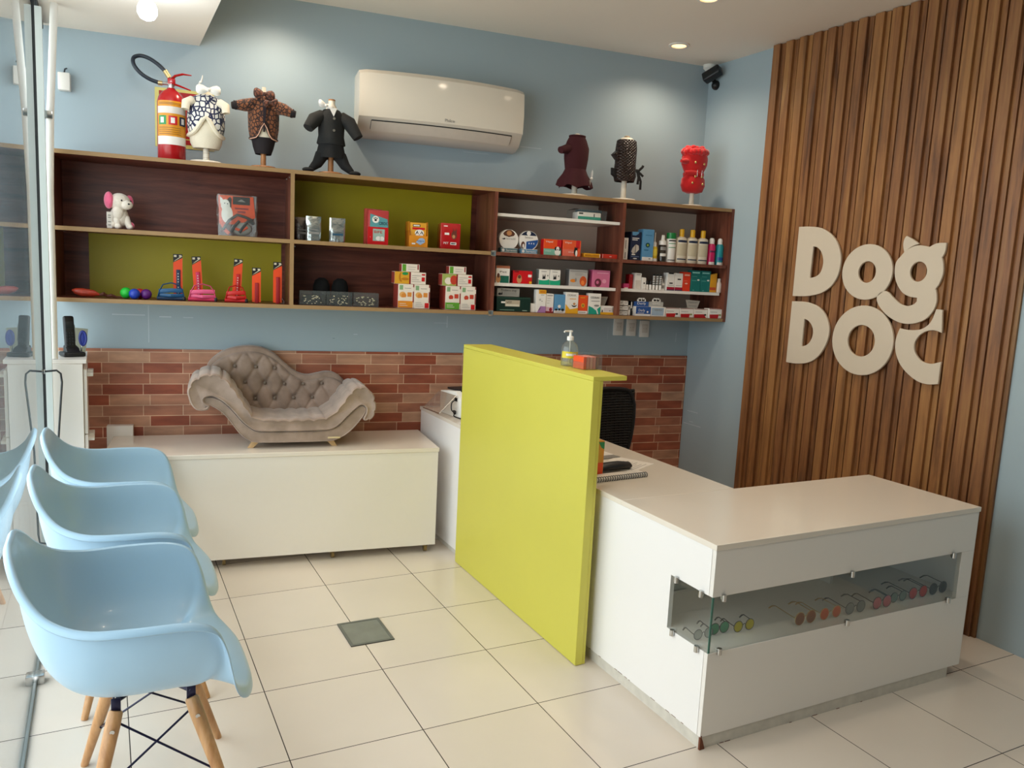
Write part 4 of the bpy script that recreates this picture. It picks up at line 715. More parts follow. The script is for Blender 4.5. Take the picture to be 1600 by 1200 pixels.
for s, nm in ((-0.288, 'leftmost of the three large cream shampoo bottles with yellow caps'), (-0.209, 'middle one of the three large cream shampoo bottles with yellow caps'), (-0.131, 'rightmost of the three large cream shampoo bottles, beside the pink bottle')):
    bottle(nm, s, ZM, [(0.036, 0), (0.038, 0.01), (0.038, 0.14), (0.035, 0.155), (0.018, 0.165)], mat('#ddd3c0', 0.35), mat('#d9a516', 0.4), [(0.0155, 0.163), (0.0155, 0.208), (0.012, 0.211)], [(navy, 0.128, 0.142, 0.0385), (mat('#c9bda2', 0.45), 0.045, 0.12, 0.0383), (navy, 0.020, 0.027, 0.0386)], 'three cream shampoo bottles', flat=0.75, name='shampoo_bottle')
bottle('magenta bottle with a rounded white cap', -0.062, ZM, [(0.025, 0), (0.026, 0.02), (0.026, 0.118), (0.018, 0.132)], mat('#c2185b', 0.3), white, [(0.0165, 0.13), (0.0165, 0.155), (0.012, 0.168), (0.002, 0.17)], [(white, 0.0, 0.018, 0.0266), (mat('#5e1040', 0.4), 0.078, 0.09, 0.0265)])
bottle('teal bottle with a rounded white cap at the right end', -0.003, ZM, [(0.025, 0), (0.026, 0.02), (0.026, 0.118), (0.018, 0.132)], mat('#1f8f9a', 0.3), white, [(0.0165, 0.13), (0.0165, 0.155), (0.012, 0.168), (0.002, 0.17)], [(white, 0.0, 0.018, 0.0266), (blue, 0.03, 0.05, 0.0265)], d=0.285)
# ---- bay 4, white shelf
bottle('thin white bottle with a red band against the upright', -0.712, ZW, [(0.011, 0), (0.012, 0.01), (0.012, 0.085)], white, white, [(0.0115, 0.085), (0.0115, 0.104)], [(maroon, 0.03, 0.06, 0.0123)], 'small bottles on the white shelf')
pbox('flat_box', 'tiny magenta box lying beside the red box', 'box', -0.668, ZW, 0.040, 0.030, 0.04, 0.30, mat('#c43a72', 0.4), [(W_, 'r', 0.2, 0.8, 0.0, 0.2)])
pbox('slim_box', 'slim upright dark red box', 'box', -0.632, ZW, 0.026, 0.088, 0.05, 0.29, mat('#a3121d', 0.4), [(mat('#c8404a', 0.4), 'r', 0.3, 0.6, 0.8, 0.95)])
pbox('medicine_box', 'plain white box beside the slim red box', 'box', -0.590, ZW, 0.045, 0.098, 0.05, 0.305, white, [(mat('#d9d0c8', 0.4), 'r', 0.1, 0.9, 0.06, 0.55), (grey, 'r', 0.2, 0.8, 0.88, 0.91)])
pbox('medicine_box', 'short white box with a black dot', 'box', -0.551, ZW, 0.028, 0.072, 0.05, 0.312, white, [(K_, 'd', 0.5, 0.52, 0.18, 0.07)])
for i in range(5):
    s = -0.523 + 0.0235 * i; tall = i >= 2
    t = wthing('medicine_tube', ['short white tube, leftmost of the small tubes', 'short white tube beside the taller black tubes', 'tall black and white tube next to the short tubes', 'tall black and white tube, middle of the three tall ones', 'tall black and white tube beside the white dropper'][i], 'tube', s, 0.30, ZW, 0, 'row of small tubes')
    MB(white).lathe([(0.0085, 0), (0.009, 0.002), (0.009, 0.03)], 12).build('cap', t)
    mb = MB(black).lathe([(0.0085, 0.03), (0.0085, 0.092 if tall else 0.05), (0.006, 0.096 if tall else 0.054)], 12)
    if tall:
        mb.m(white)
        for k_ in range(5): mb.lathe([(0.0089, 0.036 + 0.011 * k_), (0.0089, 0.041 + 0.011 * k_)], 12)
    mb.build('body', t)
bottle('small white dropper bottle beside the tubes', -0.404, ZW, [(0.015, 0), (0.0155, 0.01), (0.0155, 0.036), (0.009, 0.044)], white, white, [(0.009, 0.043), (0.003, 0.072)], [(grey, 0.01, 0.03, 0.0158)], 'small bottles on the white shelf')
for s, nm, tx in ((-0.360, 'white box with a crimson stripe, left one of the two', 0.36), (-0.302, 'white box with a crimson stripe, right one beside the orange-red box', 0.6)):
    pbox('medicine_box', nm, 'box', s, ZW, 0.055, 0.110, 0.05, 0.31, white, [(mat('#a51230', 0.4), 'r', 0, 1, 0.06, 0.2), (mat('#3a2b52', 0.4), 'r', 0, 1, 0, 0.06), (K_, 'r', 0.3, 0.75, tx + 0.02, tx + 0.09), (grey, 'r', 0.1, 0.9, 0.28, 0.3)] + ([(K_, 'r', 0.15, 0.8, 0.93, 1.0)] if tx < 0.5 else []), [], 'boxes with a crimson stripe')
pbox('medicine_box', 'bright orange-red upright box', 'box', -0.245, ZW, 0.055, 0.120, 0.05, 0.31, mat('#dd3a1c', 0.4), [(mat('#f0b8a0', 0.4), 'r', 0.15, 0.85, 0.8, 0.88), (mat('#f0b8a0', 0.4), 'd', 0.45, 0.4, 0.2, 0.04), (mat('#e8705a', 0.4), 'r', 0.15, 0.6, 0.52, 0.55)])
for s, nm in ((-0.178, 'dark teal box, left one of the pair'), (-0.105, 'dark teal box, right one of the pair')):
    pbox('medicine_box', nm, 'box', s, ZW, 0.071, 0.134, 0.05, 0.31, mat('#10706c', 0.35), [(mat('#8fd0c8', 0.4), 'r', 0.1, 0.85, 0.86, 0.92), (mat('#5aa8a0', 0.4), 'r', 0.08, 0.6, 0.7, 0.72), (mat('#5aa8a0', 0.4), 'r', 0.08, 0.55, 0.5, 0.53), (W_, 'd', 0.75, 0.55, 0.12, 0.035), (mat('#5aa8a0', 0.4), 'd', 0.3, 0.06, 0.1, 0.02)], [], 'dark teal boxes')
t = wthing('treat_pouch', 'amber pouch with a torn slanting top edge', 'pouch', -0.047, 0.295, ZW)
mb = MB(mat('#dd9a14', 0.4, name='amber_pouch')); mb.prism([(-0.026, 0), (0.026, 0), (0.027, 0.123), (-0.026, 0.112)], -0.015, 0.012, 'y', 0.003); mb.m(mat('#c24a1c', 0.4)).patch(-0.024, 0.022, 0.014, 0.032, -0.0156); mb.build('pouch', t)
bottle('small white screw-cap bottle at the right end of the white shelf', 0.004, ZW, [(0.020, 0), (0.021, 0.01), (0.021, 0.055), (0.012, 0.07)], mat('#ddd2cc', 0.4), white, [(0.0125, 0.069), (0.0125, 0.09)], [], 'small bottles on the white shelf', d=0.295)
# ---- bay 4, bottom board
k_ = 0
for c_ in range(2):
    for r_ in range(3):
        s = -0.703 + 0.034 * c_
        o = pbox('ointment_box', ['lower', 'middle', 'upper'][r_] + ' small white box in the ' + ['left', 'right'][c_] + ' column of six stacked ones', 'box', s, ZB + 0.0305 * r_, 0.031, 0.027, 0.06, 0.315, white, [(K_, 'p', [(0.08, 0.9), (0.92, 0.9), (0.8, 0.45), (0.2, 0.35)]), (W_, 'p', [(0.14, 0.84), (0.86, 0.84), (0.76, 0.5), (0.24, 0.4)]), (grey, 'r', 0.3, 0.7, 0.55, 0.68), (K_, 'r', 0, 1, 0, 0.08)], [], 'six small stacked boxes')
        if r_: tag(MB(black).box(s, s, 0, 0, 0, 0).build('x'), kind='x') if False else None
pbox('slim_box', 'very slim white box beside the stacked small boxes', 'box', -0.636, ZB, 0.016, 0.062, 0.05, 0.30, white, [(K_, 'r', 0.3, 0.7, 0.55, 0.9)])
pbox('slim_box', 'slim black and white box in front of the blue box', 'box', -0.613, ZB, 0.018, 0.088, 0.05, 0.29, black, [(W_, 'r', 0.1, 0.5, 0.5, 0.95), (grey, 'r', 0.6, 0.9, 0.3, 0.6)])
def topper(label, s, base, mainc, w_, h):
    t = wthing('counter_display', label, 'display', s, 0.30, ZB, 0, 'display boxes with animal toppers')
    mb = MB(base).box(-w_ / 2, w_ / 2, -0.03, 0.03, 0, h, 0.001, 1); y = -0.0305
    if mainc is blue: mb.m(blue).patch(-w_ / 2, w_ / 2, h * 0.22, h, y); mb.m(white).text('Derly', 0.022, -0.012, h * 0.6, y - 0.0005, 0.0002, w=0.045).patch(-0.04, 0.005, h * 0.3, h * 0.34, y - 0.0003).disc(0.03, h * 0.45, 0.006, 0.006, y - 0.0003)
    else: mb.m(mat('#9fb4c8', 0.4)).patch(-w_ / 2 + 0.004, w_ / 2 - 0.012, h * 0.1, h * 0.9, y); mb.m(grey).text('VERMEX', 0.018, 0, h * 0.66, y - 0.0005, 0.0002, w=0.06)
    mb.build('box', t)
    mb = MB(mainc if mainc is blue else mat('#a9aaa8', 0.4)).box(-0.052, 0.05, 0.0, 0.004, h, h + 0.030); mb.m(white).text('Derly' if mainc is blue else 'VERMEX', 0.02, 0, h + 0.018, -0.001, 0.0002, w=0.06); mb.build('header_card', t)
    mb = MB(white); mb.prism([(-0.03, h + 0.03), (0.03, h + 0.03), (0.029, h + 0.044), (0.018, h + 0.053), (-0.018, h + 0.053), (-0.029, h + 0.044)], 0.0, 0.004, 'y'); mb.m(black).disc(-0.012, h + 0.039, 0.01, 0.006, -0.0006).poly([(0.0, h + 0.033), (0.004, h + 0.05), (0.012, h + 0.04), (0.022, h + 0.048), (0.02, h + 0.033)], -0.0006); mb.build('animal_topper', t)
topper('blue display box with an animal silhouette topper', -0.553, white, blue, 0.104, 0.058)
topper('white display box with an animal silhouette topper', -0.447, white, white, 0.102, 0.06)
for i, (s, lab) in enumerate(((-0.341, 'low red and white box, leftmost of the four at the shelf end'), (-0.236, 'low red and white box, second from the left of the four'), (-0.131, 'low red and white box under the trapezoid sign'), (-0.026, 'low red and white box at the very right end'))):
    pbox('medicine_box', lab, 'box', s, ZB, 0.101, 0.056 if i < 3 else 0.062, 0.06, 0.325 if i < 3 else 0.335, white, [(mat('#b8141c', 0.4), 'p', [(0.0 if i == 2 else 0.08, 0.0), (0.0 if i == 2 else 0.05, 0.38), (0.75, 0.42), (0.9 if i == 2 else 0.68, 0)]), (grey, 'r', 0.1, 0.6, 0.62, 0.66), (K_ if i % 2 == 0 else mat('#8b9a5a', 0.4), 'd', 0.82, 0.35, 0.09, 0.1), (maroon, 'r', 0, 1, 0.95, 1)], [], 'low red and white boxes')
t = wthing('shelf_sign', 'white trapezoid sign card standing behind the red and white boxes', 'sign', -0.147, 0.245, ZB)
mb = MB(mat('#c9bfb4', 0.5, name='cream_card')); mb.prism([(-0.036, 0), (0.03, 0), (0.036, 0.056), (0.053, 0.105), (-0.055, 0.11), (-0.036, 0.056)], -0.003, 0, 'y'); mb.m(grey).text('Meticort', 0.017, 0, 0.094, -0.0035, 0.0002, w=0.07).patch(-0.03, 0.03, 0.07, 0.073, -0.0035); mb.build('card', t)
# ---- bay 2
def pouch(label, s, w_, h, c1, band, d=0.28, yaw=0.0):
    t = wthing('foil_pouch', label, 'pouch', s, d, ZM, yaw, 'silver foil pouches')
    mb = MB(c1); n = 10; m_ = 12; rings = []
    for j in range(m_ + 1):
        z = h * j / m_; th = 0.014 * (1 - (j / m_) ** 2) + 0.0012; rings.append([(w_ / 2 * math.cos(2 * PI * i / n) * (1.0 if abs(math.cos(2 * PI * i / n)) < 0.99 else 1), -0.3 * z * 0.1 + th * math.sin(2 * PI * i / n) + random.uniform(-.0015, .0015), z) for i in range(n)])
    mb.loft(rings).build('pouch', t, 20)
    mb = MB(band); mb.T = Matrix.Translation((0, -0.0155, 0)); mb.box(-w_ * 0.32, w_ * 0.36, -0.0008, 0.001, h * 0.28, h * 0.36); mb.m(grey).box(-w_ * 0.3, w_ * 0.3, -0.0008, 0.001, h * 0.44, h * 0.47); mb.build('label_band', t)
silver = mat('#c3c8c6', 0.2, 0.85, var=0.12, scale=60, bump=0.6, name='crumpled_foil'); dsilver = mat('#6b6460', 0.25, 0.8, var=0.3, scale=60, bump=0.6, name='dark_foil')
pouch('dark silver foil pouch tucked behind the left one', -2.613, 0.075, 0.122, dsilver, grey, 0.25)
pouch('silver foil pouch in front of the dark pouch', -2.557, 0.078, 0.128, silver, grey, 0.30)
pouch('silver foil pouch standing alone with a dark label line', -2.431, 0.083, 0.128, silver, mat('#27506a', 0.4), 0.29)
t = wthing('toy_pack', 'red and turquoise pack of dog treats with a paw emblem', 'pack', -2.212, 0.28, ZM)
mb = MB(mat('#b8383a', 0.35, name='red_foil')).box(-0.055, 0.058, -0.018, 0.02, 0, 0.186, 0.006, 2); mb.m(mat('#5a9aa0', 0.4)).poly([(-0.045, 0.09), (-0.045, 0.165), (0.05, 0.14), (0.056, 0.085)], -0.0185); mb.m(red).patch(-0.056, 0.056, 0.0, 0.095, -0.0187); mb.m(mat('#9fb8ae', 0.3)).patch(-0.028, 0.036, 0.02, 0.085, -0.019)
mb.m(white).disc(-0.015, 0.135, 0.019, 0.019, -0.0189); mb.m(black).disc(-0.015, 0.132, 0.007, 0.006, -0.0192).disc(-0.023, 0.141, 0.003, 0.004, -0.0192).disc(-0.015, 0.144, 0.003, 0.004, -0.0192).disc(-0.007, 0.141, 0.003, 0.004, -0.0192)
mb.m(navy).text('CROC', 0.022, 0.028, 0.115, -0.0195, 0.0002, w=0.05); mb.m(red).text('BIFE', 0.02, 0.0, 0.068, -0.0197, 0.0002, w=0.045); mb.m(white).disc(0.002, 0.034, 0.014, 0.012, -0.0194).disc(0.022, 0.034, 0.012, 0.012, -0.0194).text('i', 0.01, -0.042, 0.04, -0.0195); mb.build('pack', t)
t = wthing('back_pack', 'reddish foil pack behind the treat pack with paw emblem', 'pack', -2.232, 0.245, ZM, 0.12); MB(mat('#a33c30', 0.35, name='red_foil_dark')).box(-0.05, 0.05, -0.012, 0.012, 0, 0.194, 0.005).build('pack', t)
t = wthing('treat_display', 'orange and yellow dog treat dispenser box with a puppy picture', 'box', -1.984, 0.24, ZM, -0.05)
mb = MB(mat('#d98a1e', 0.4, name='amber_card')); mb.box(-0.052, 0.052, -0.07, 0.07, 0, 0.063, 0.001, 1); mb.prism([(-0.07, 0.063), (0.07, 0.063), (0.07, 0.14), (-0.05, 0.14)], -0.052, -0.0505, 'x').prism([(-0.07, 0.063), (0.07, 0.063), (0.07, 0.14), (-0.05, 0.14)], 0.0505, 0.052, 'x').box(-0.052, 0.052, 0.068, 0.07, 0.06, 0.142)
mb.m(mat('#c06a12', 0.4)).box(-0.0528, -0.0515, -0.06, 0.06, 0.01, 0.09); mb.m(mat('#9fb6d4', 0.3)).poly([(-0.016, 0.026), (0.004, 0.048), (0.02, 0.052), (0.034, 0.044), (0.036, 0.028), (0.01, 0.012)], -0.071); mb.m(blue).text('Petigree', 0.012, 0.011, 0.034, -0.0716, 0.0001, w=0.04); mb.m(white).patch(-0.038, -0.018, 0.014, 0.022, -0.071); mb.build('dispenser', t)
for k_ in range(3):
    mb = MB(mat('#e0a22c', 0.35)).box(-0.046, 0.046, -0.055 + 0.03 * k_, -0.047 + 0.03 * k_, 0.03, 0.134 + 0.002 * k_, 0.002)
    if k_ == 0:
        y = -0.0556; mb.m(black).patch(-0.032, 0.01, 0.112, 0.124, y); mb.m(red).patch(-0.034, 0.036, 0.096, 0.108, y); mb.m(white).disc(0.006, 0.078, 0.026, 0.02, y).patch(-0.028, 0.006, 0.115, 0.121, y - 0.0002); mb.m(black).poly([(-0.02, 0.065), (-0.006, 0.092), (-0.003, 0.082)], y - 0.0003).poly([(0.032, 0.065), (0.018, 0.092), (0.015, 0.082)], y - 0.0003).disc(-0.002, 0.077, 0.003, 0.003, y - 0.0004).disc(0.013, 0.077, 0.003, 0.003, y - 0.0004).disc(0.005, 0.068, 0.003, 0.002, y - 0.0004)
    mb.build('treat_sachet', t)
t = wthing('treat_box', 'glossy red box with a dog picture, right of the orange dispenser', 'box', -1.795, 0.235, ZM, -0.12)
mb = MB(mat('#b3161a', 0.22, coat=0.5, name='glossy_red')).box(-0.056, 0.056, -0.07, 0.07, 0, 0.143, 0.003); y = -0.0706; mb.m(white).patch(-0.04, -0.018, 0.124, 0.129, y).patch(-0.034, -0.008, 0.078, 0.09, y).text('PET', 0.016, -0.025, 0.032, y - 0.0004, 0.0001, w=0.028).patch(0.0, 0.034, 0.024, 0.038, y); mb.m(mat('#6b3326', 0.4)).disc(0.02, 0.078, 0.016, 0.024, y).poly([(0.01, 0.09), (0.014, 0.118), (0.02, 0.1)], y).poly([(0.022, 0.1), (0.034, 0.116), (0.034, 0.09)], y); mb.m(tan).disc(0.018, 0.07, 0.008, 0.01, y - 0.0003); mb.m(black).patch(0.004, 0.03, 0.028, 0.034, y - 0.0003); mb.build('box', t)
# snack boxes in two pyramids
banana = mat('#d9a02c', 0.4); fr = mat('#d98a3a', 0.4); apple = mat('#c2402a', 0.4); lgreen = mat('#5f9e30', 0.4); creamp = mat('#e8ddcf', 0.4)
def snack(label, s, z, kind, w_, h, group):
    if kind == 'top': dec = [(lgreen, 'r', 0.03, 0.24, 0.05, 0.95), (maroon, 'r', 0.88, 0.95, 0.3, 0.95), (grey, 'r', 0.36, 0.8, 0.6, 0.64), (grey, 'r', 0.36, 0.75, 0.3, 0.34)]; dep = 0.07
    elif kind in ('mb', 'ma'):
        f = banana if kind == 'mb' else mat('#9fae5c', 0.4); dec = [(f, 'r', 0, 0.5, 0, 1)] + ([(mat('#b87416', 0.4), 'd', 0.2, 0.55, 0.07, 0.4), (banana, 'd', 0.26, 0.6, 0.07, 0.4), (mat('#b87416', 0.4), 'd', 0.33, 0.4, 0.12, 0.12), (green, 'd', 0.33, 0.85, 0.1, 0.13)] if kind == 'mb' else [(creamp, 'd', 0.2, 0.4, 0.12, 0.3), (apple, 'd', 0.38, 0.5, 0.12, 0.4)]) + [(maroon, 'r', 0.46, 0.51, 0, 1), (red, 'r', 0.86, 0.96, 0.25, 0.6), (red, 'r', 0.86, 0.97, 0.75, 0.88)] + lines_(grey, 0.55, 0.84, (0.2, 0.36, 0.52, 0.7), 0.03); dep = 0.09
    else:
        f1, f2 = (fr, mat('#e0a860', 0.4)) if kind[0] == 'b' else (apple, creamp); dec = [(mat('#86a87c', 0.4), 'r', 0.08, 0.3, 0.76, 0.95), (grey, 'r', 0.4, 0.8, 0.82, 0.84), (f2, 'd', 0.28, 0.56, 0.2, 0.12), (f1, 'd', 0.36, 0.52, 0.15, 0.10), (f1, 'r', 0.58, 0.84, 0.48, 0.66), (creamp, 'd', 0.45, 0.38, 0.3, 0.07), (maroon, 'r', 0.92, 0.98, 0.25, 0.7), (maroon, 'r', 0.92, 0.98, 0.88, 1)]
        dec += [((O_ if False else mat('#dd8a24', 0.4)) if kind[0] == 'b' else lgreen, 'r', 0, 0.92, 0.02, 0.3), (creamp, 'r', 0.1, 0.5, 0.18, 0.2), (creamp, 'r', 0.1, 0.6, 0.1, 0.12)] if kind[1] == 'l' else [(red, 'r', 0.68, 0.94, 0.03, 0.24)] + lines_(grey, 0.08, 0.6, (0.1, 0.17, 0.24), 0.015); dep = 0.13
    pbox('snack_box', label, 'box', s, z, w_, h, dep, 0.315, creamp, dec, [], group, side=mat('#9a3a2e', 0.4))
g = 'white fruit snack boxes'
for sx, k0, mid, nm in ((-2.004, 'b', 'mb', 'banana'), (-1.732, 'a', 'ma', 'apple')):
    snack('white snack box with ' + ('an orange' if k0 == 'b' else 'a green') + ' strip, lower left of the ' + nm + ' pyramid', sx - 0.0455, ZB, k0 + 'l', 0.09, 0.134, g)
    snack('white snack box without coloured strip, lower right of the ' + nm + ' pyramid', sx + 0.0455, ZB, k0 + 'r', 0.09, 0.134, g)
    snack('wide snack box with a ' + nm + ' picture lying on two upright ones', sx - 0.024, ZB + 0.135, mid, 0.177, 0.066, g)
    snack('small snack box on top of the ' + nm + ' pyramid', sx - 0.024, ZB + 0.202, 'top', 0.10, 0.043, g)
# clear boxes with bandanas and the dark caps behind
for s, lab, pat in ((-2.557, 'clear box with a black and cream spotted bandana, leftmost of three', 0), (-2.416, 'clear box with a black dotted bandana, middle of three', 1), (-2.272, 'open clear box with brown patterned cloth, rightmost of three', 2)):
    t = wthing('clear_box', lab, 'box', s, 0.27, ZB, 0, 'clear plastic boxes')
    mb = MB(clear)
    for q in ((-0.068, 0.068, -0.05, -0.0485, 0, 0.075), (-0.068, 0.068, 0.0485, 0.05, 0, 0.075), (-0.068, -0.0665, -0.0485, 0.0485, 0, 0.075), (0.0665, 0.068, -0.0485, 0.0485, 0, 0.075), (-0.0665, 0.0665, -0.0485, 0.0485, 0, 0.0015)): mb.box(*q)
    mb.tube([(-0.068, -0.05, 0.075), (0.068, -0.05, 0.075)], 0.0012, 6).tube([(-0.068, -0.05, 0), (-0.068, -0.05, 0.075)], 0.0012, 6).tube([(0.068, -0.05, 0), (0.068, -0.05, 0.075)], 0.0012, 6); mb.build('clear_walls', t)
    mb = MB(mat(('#1b1b1c', '#161618', '#3d2a24')[pat], 0.8, name='patterned_cloth')); mb.ball((0, 0, 0.028), (0.058, 0.04, 0.026), 18, 8).box(-0.045, 0.04, -0.046, -0.04, 0.006, 0.055, 0.004)
    mb.m(mat('#d8cba8', 0.7))
    for i in range(26):
        x, z = random.uniform(-0.05, 0.045), random.uniform(0.008, 0.056); mb.disc(x, z, 0.0035 if pat != 2 else 0.005, 0.0025, -0.0465 - 0.0001 * i, 8)
    mb.build('folded_cloth', t)
for s, nm in ((-2.49, 'black rounded cap behind the clear boxes, left one'), (-2.388, 'black rounded cap behind the clear boxes, right one')):
    t = wthing('black_cap', nm, 'cap', s, 0.13, ZB, 0, 'black caps on the lower shelf'); MB(mat('#0b0b0c', 0.9, name='black_felt')).lathe([(0.045, 0), (0.048, 0.03), (0.046, 0.10), (0.036, 0.13), (0.015, 0.145)], 20).build('crown', t); MB(mat('#0b0b0c', 0.9)).ball((0, -0.045, 0.05), (0.035, 0.03, 0.006), 14, 6).build('peak', t)
# ---- bay 1: tug toy, balls, muzzles, leads
t = wthing('wrapped_toy', 'red wrapped toy with a knotted brown tail at the left end', 'toy', -3.61, 0.27, ZB)
mb = MB(mat('#b03a24', 0.3, var=0.35, scale=90, bump=0.5, name='crinkled_red_wrap')); mb.tube([(-0.095, 0, 0.034), (-0.08, 0, 0.03), (-0.05, 0, 0.024), (0.0, 0.0, 0.02), (0.03, 0, 0.014)], [0.003, 0.014, 0.021, 0.017, 0.004], 12); mb.build('wrapper', t)
mb = MB(mat('#5b2c1a', 0.6, var=0.4, scale=80, name='twisted_tail')); mb.tube([(0.028, 0, 0.014), (0.045, -0.004, 0.02), (0.06, 0.003, 0.01), (0.08, -0.004, 0.014), (0.10, 0.003, 0.007), (0.125, 0, 0.006)], [0.006, 0.010, 0.007, 0.008, 0.005, 0.002], 8); mb.build('tail', t)
for s, d, r, c_, lab in ((-3.465, 0.26, 0.028, '#1fc43c', 'bright green rubber ball, leftmost of the four'), (-3.423, 0.305, 0.0262, '#1d3fb0', 'blue rubber ball in front of the others'), (-3.405, 0.235, 0.026, '#b81a2c', 'red rubber ball half hidden behind'), (-3.371, 0.285, 0.026, '#5a1a72', 'purple rubber ball, rightmost of the four')):
    tag(put(MB(mat(c_, 0.45, name='rubber_' + c_[1:])).ball((0, 0, r), r, 24, 14).build('ball'), s, d, ZB), lab, 'ball', 'coloured balls on the shelf')
def lead(label, s, d, h, strap, muzz=None, lean=0.0, mw=0.12, hang=False):
    t = wthing('lead_pack' if not muzz else 'muzzle_pack', label, 'lead', s, d, ZB, 0, 'leads and muzzles on orange cards')
    oc_ = mat('#ea4a14', 0.45, name='orange_card'); M_ = Matrix.Rotation(lean, 4, 'Y'); mb = MB(oc_); mb.T = M_
    mb.prism([(-0.022, 0.004), (0.022, 0.004), (0.022, h - 0.02), (-0.022, h - 0.045)], -0.002, 0.001, 'y'); mb.m(black); mb.prism([(-0.022, h - 0.044), (0.022, h - 0.019), (0.022, h - 0.001), (-0.022, h - 0.001)], -0.002, 0.001, 'y')
    mb.m(mat('#d9ccb0', 0.5)).box(-0.018, -0.006, -0.0028, -0.002, h - 0.016, h - 0.006).box(0.006, 0.018, -0.0028, -0.002, h - 0.014, h - 0.006).prism([(-0.022, h - 0.040), (-0.010, h - 0.033), (0.022, h - 0.012), (0.014, h - 0.012)], -0.0028, -0.002, 'y'); mb.build('header_card', t)
    mb = MB(strap); mb.T = M_; mb.box(-0.008, 0.011, -0.009, -0.002, 0.0, h - 0.08, 0.002); mb.m(mat('#c8c6bc', 0.5))
    if muzz:
        for i in range(9): mb.box(-0.001, 0.004, -0.0096, -0.009, 0.02 + i * (h - 0.11) / 9, 0.026 + i * (h - 0.11) / 9)
    mb.build('strap', t)
    if hang: MB(chrome).tube([(0.02, -0.03, 0.03), (0.032, -0.03, 0.012), (0.03, -0.03, 0.002), (0.02, -0.03, 0.006)], 0.003, 6).build('clip', t)
    if muzz:
        mx, m2 = muzz; y0 = -0.06; mb = MB(m2)
        mb.tube([(mx - mw / 2 + 0.014 * 0, y0, 0.012), (mx - mw / 2 + 0.008, y0, 0.045), (mx - mw * 0.3, y0, 0.078), (mx, y0, 0.088), (mx + mw * 0.3, y0, 0.078), (mx + mw / 2 - 0.008, y0, 0.045), (mx + mw / 2, y0, 0.012)], 0.009, 8, flat=(0.35, 1.2))
        mb.tube([(mx - mw / 2 + 0.006, y0 - 0.004, 0.044), (mx, y0 - 0.02, 0.05), (mx + mw / 2 - 0.006, y0 - 0.004, 0.05)], 0.010, 8, flat=(1.1, 0.35)); mb.tube([(mx - mw / 2 + 0.004, y0, 0.026), (mx, y0 - 0.022, 0.024), (mx + mw / 2 - 0.004, y0, 0.026)], 0.008, 8, flat=(1.1, 0.35)); mb.build('muzzle_basket', t)
        mb = MB(strap); mb.tube([(mx - mw / 2 - 0.004, y0 - 0.004, 0.009), (mx + mw / 2 + 0.004, y0 - 0.004, 0.009)], 0.009, 10, flat=(0.95, 0.8)); mb.m(blackp).box(mx + mw / 2 - 0.008, mx + mw / 2 + 0.006, y0 - 0.014, y0 + 0.006, 0.0, 0.02, 0.002); mb.build('rolled_strap', t)
bst = mat('#1c3350', 0.6, name='blue_strap'); pst = mat('#c62a54', 0.6, name='pink_strap'); rst = mat('#c01a1c', 0.6, name='red_strap'); mst = mat('#9c1218', 0.6, name='dark_red_strap')
lead('blue dog muzzle with a blue patterned lead on an orange card', -3.226, 0.22, 0.235, bst, (-0.03, mat('#17507c', 0.5)), 0.0, 0.125)
lead('pink dog muzzle with a pink lead on an orange card', -3.125, 0.22, 0.228, pst, (0.018, mat('#d8537e', 0.5)), -0.06, 0.13)
lead('red dog muzzle with a red lead on an orange card', -2.942, 0.22, 0.226, rst, (-0.002, mat('#c41f1e', 0.5)), 0.05, 0.105)
lead('short orange card with a dark red lead, no muzzle', -2.842, 0.26, 0.185, mst)
lead('tall orange card with a red lead and metal clip beside the upright', -2.735, 0.26, 0.22, mst, None, 0.0, 0.1, True)
# plush dog
t = wthing('plush_dog', 'white plush dog with pink ears sitting on the shelf', 'plush toy', -3.49, 0.26, ZM, 0.45)
pw_ = mat('#e9dfd2', 0.95, var=0.04, scale=200, bump=0.6, sheen=0.5, name='white_plush'); pp_ = mat('#e8648a', 0.95, var=0.05, scale=200, bump=0.6, sheen=0.5, name='pink_plush')
MB(pw_).ball((0, 0, 0.058), (0.040, 0.036, 0.055), 20, 14).ball((-0.012, -0.02, 0.078), (0.026, 0.022, 0.04), 16, 10).build('body', t)
MB(pw_).ball((0.0, -0.008, 0.128), (0.046, 0.042, 0.043), 22, 14).ball((0.018, -0.042, 0.116), (0.026, 0.024, 0.022), 16, 10).build('head', t)
for sx in (-1, 1): MB(pp_).ball((0.046 * sx, -0.004 if sx < 0 else 0.004, 0.134), (0.018, 0.032 if sx < 0 else 0.022, 0.040 if sx < 0 else 0.032), 16, 10).build('ear', t)
for x, y in ((-0.022, -0.03), (0.028, -0.034)): MB(pw_).tube([(x * 0.8, y * 0.5, 0.06), (x, y, 0.02), (x, y - 0.01, 0.012)], [0.015, 0.014, 0.013], 12).ball((x, y - 0.012, 0.013), (0.014, 0.018, 0.013), 12, 8).build('front_leg', t)
for x in (-0.038, 0.042): MB(pw_ if x < 0 else pp_).ball((x, -0.01, 0.02), (0.019, 0.03, 0.02), 14, 8).build('hind_leg', t)
MB(blackp).ball((-0.006, -0.048, 0.135), (0.004, 0.003, 0.005), 8, 6).ball((0.034, -0.046, 0.134), (0.004, 0.003, 0.005), 8, 6).ball((0.018, -0.066, 0.12), (0.005, 0.004, 0.004), 8, 6).build('eyes_and_nose', t)
mb = MB(white).box(-0.066, -0.044, -0.034, -0.0325, 0.002, 0.078, 0.0005, 1); mb.m(grey)
for z in (0.015, 0.03, 0.05, 0.06): mb.patch(-0.061, -0.049, z, z + 0.004, -0.0345)
mb.build('paper_tag', t); t.scale = (1.08, 1.08, 1.03)
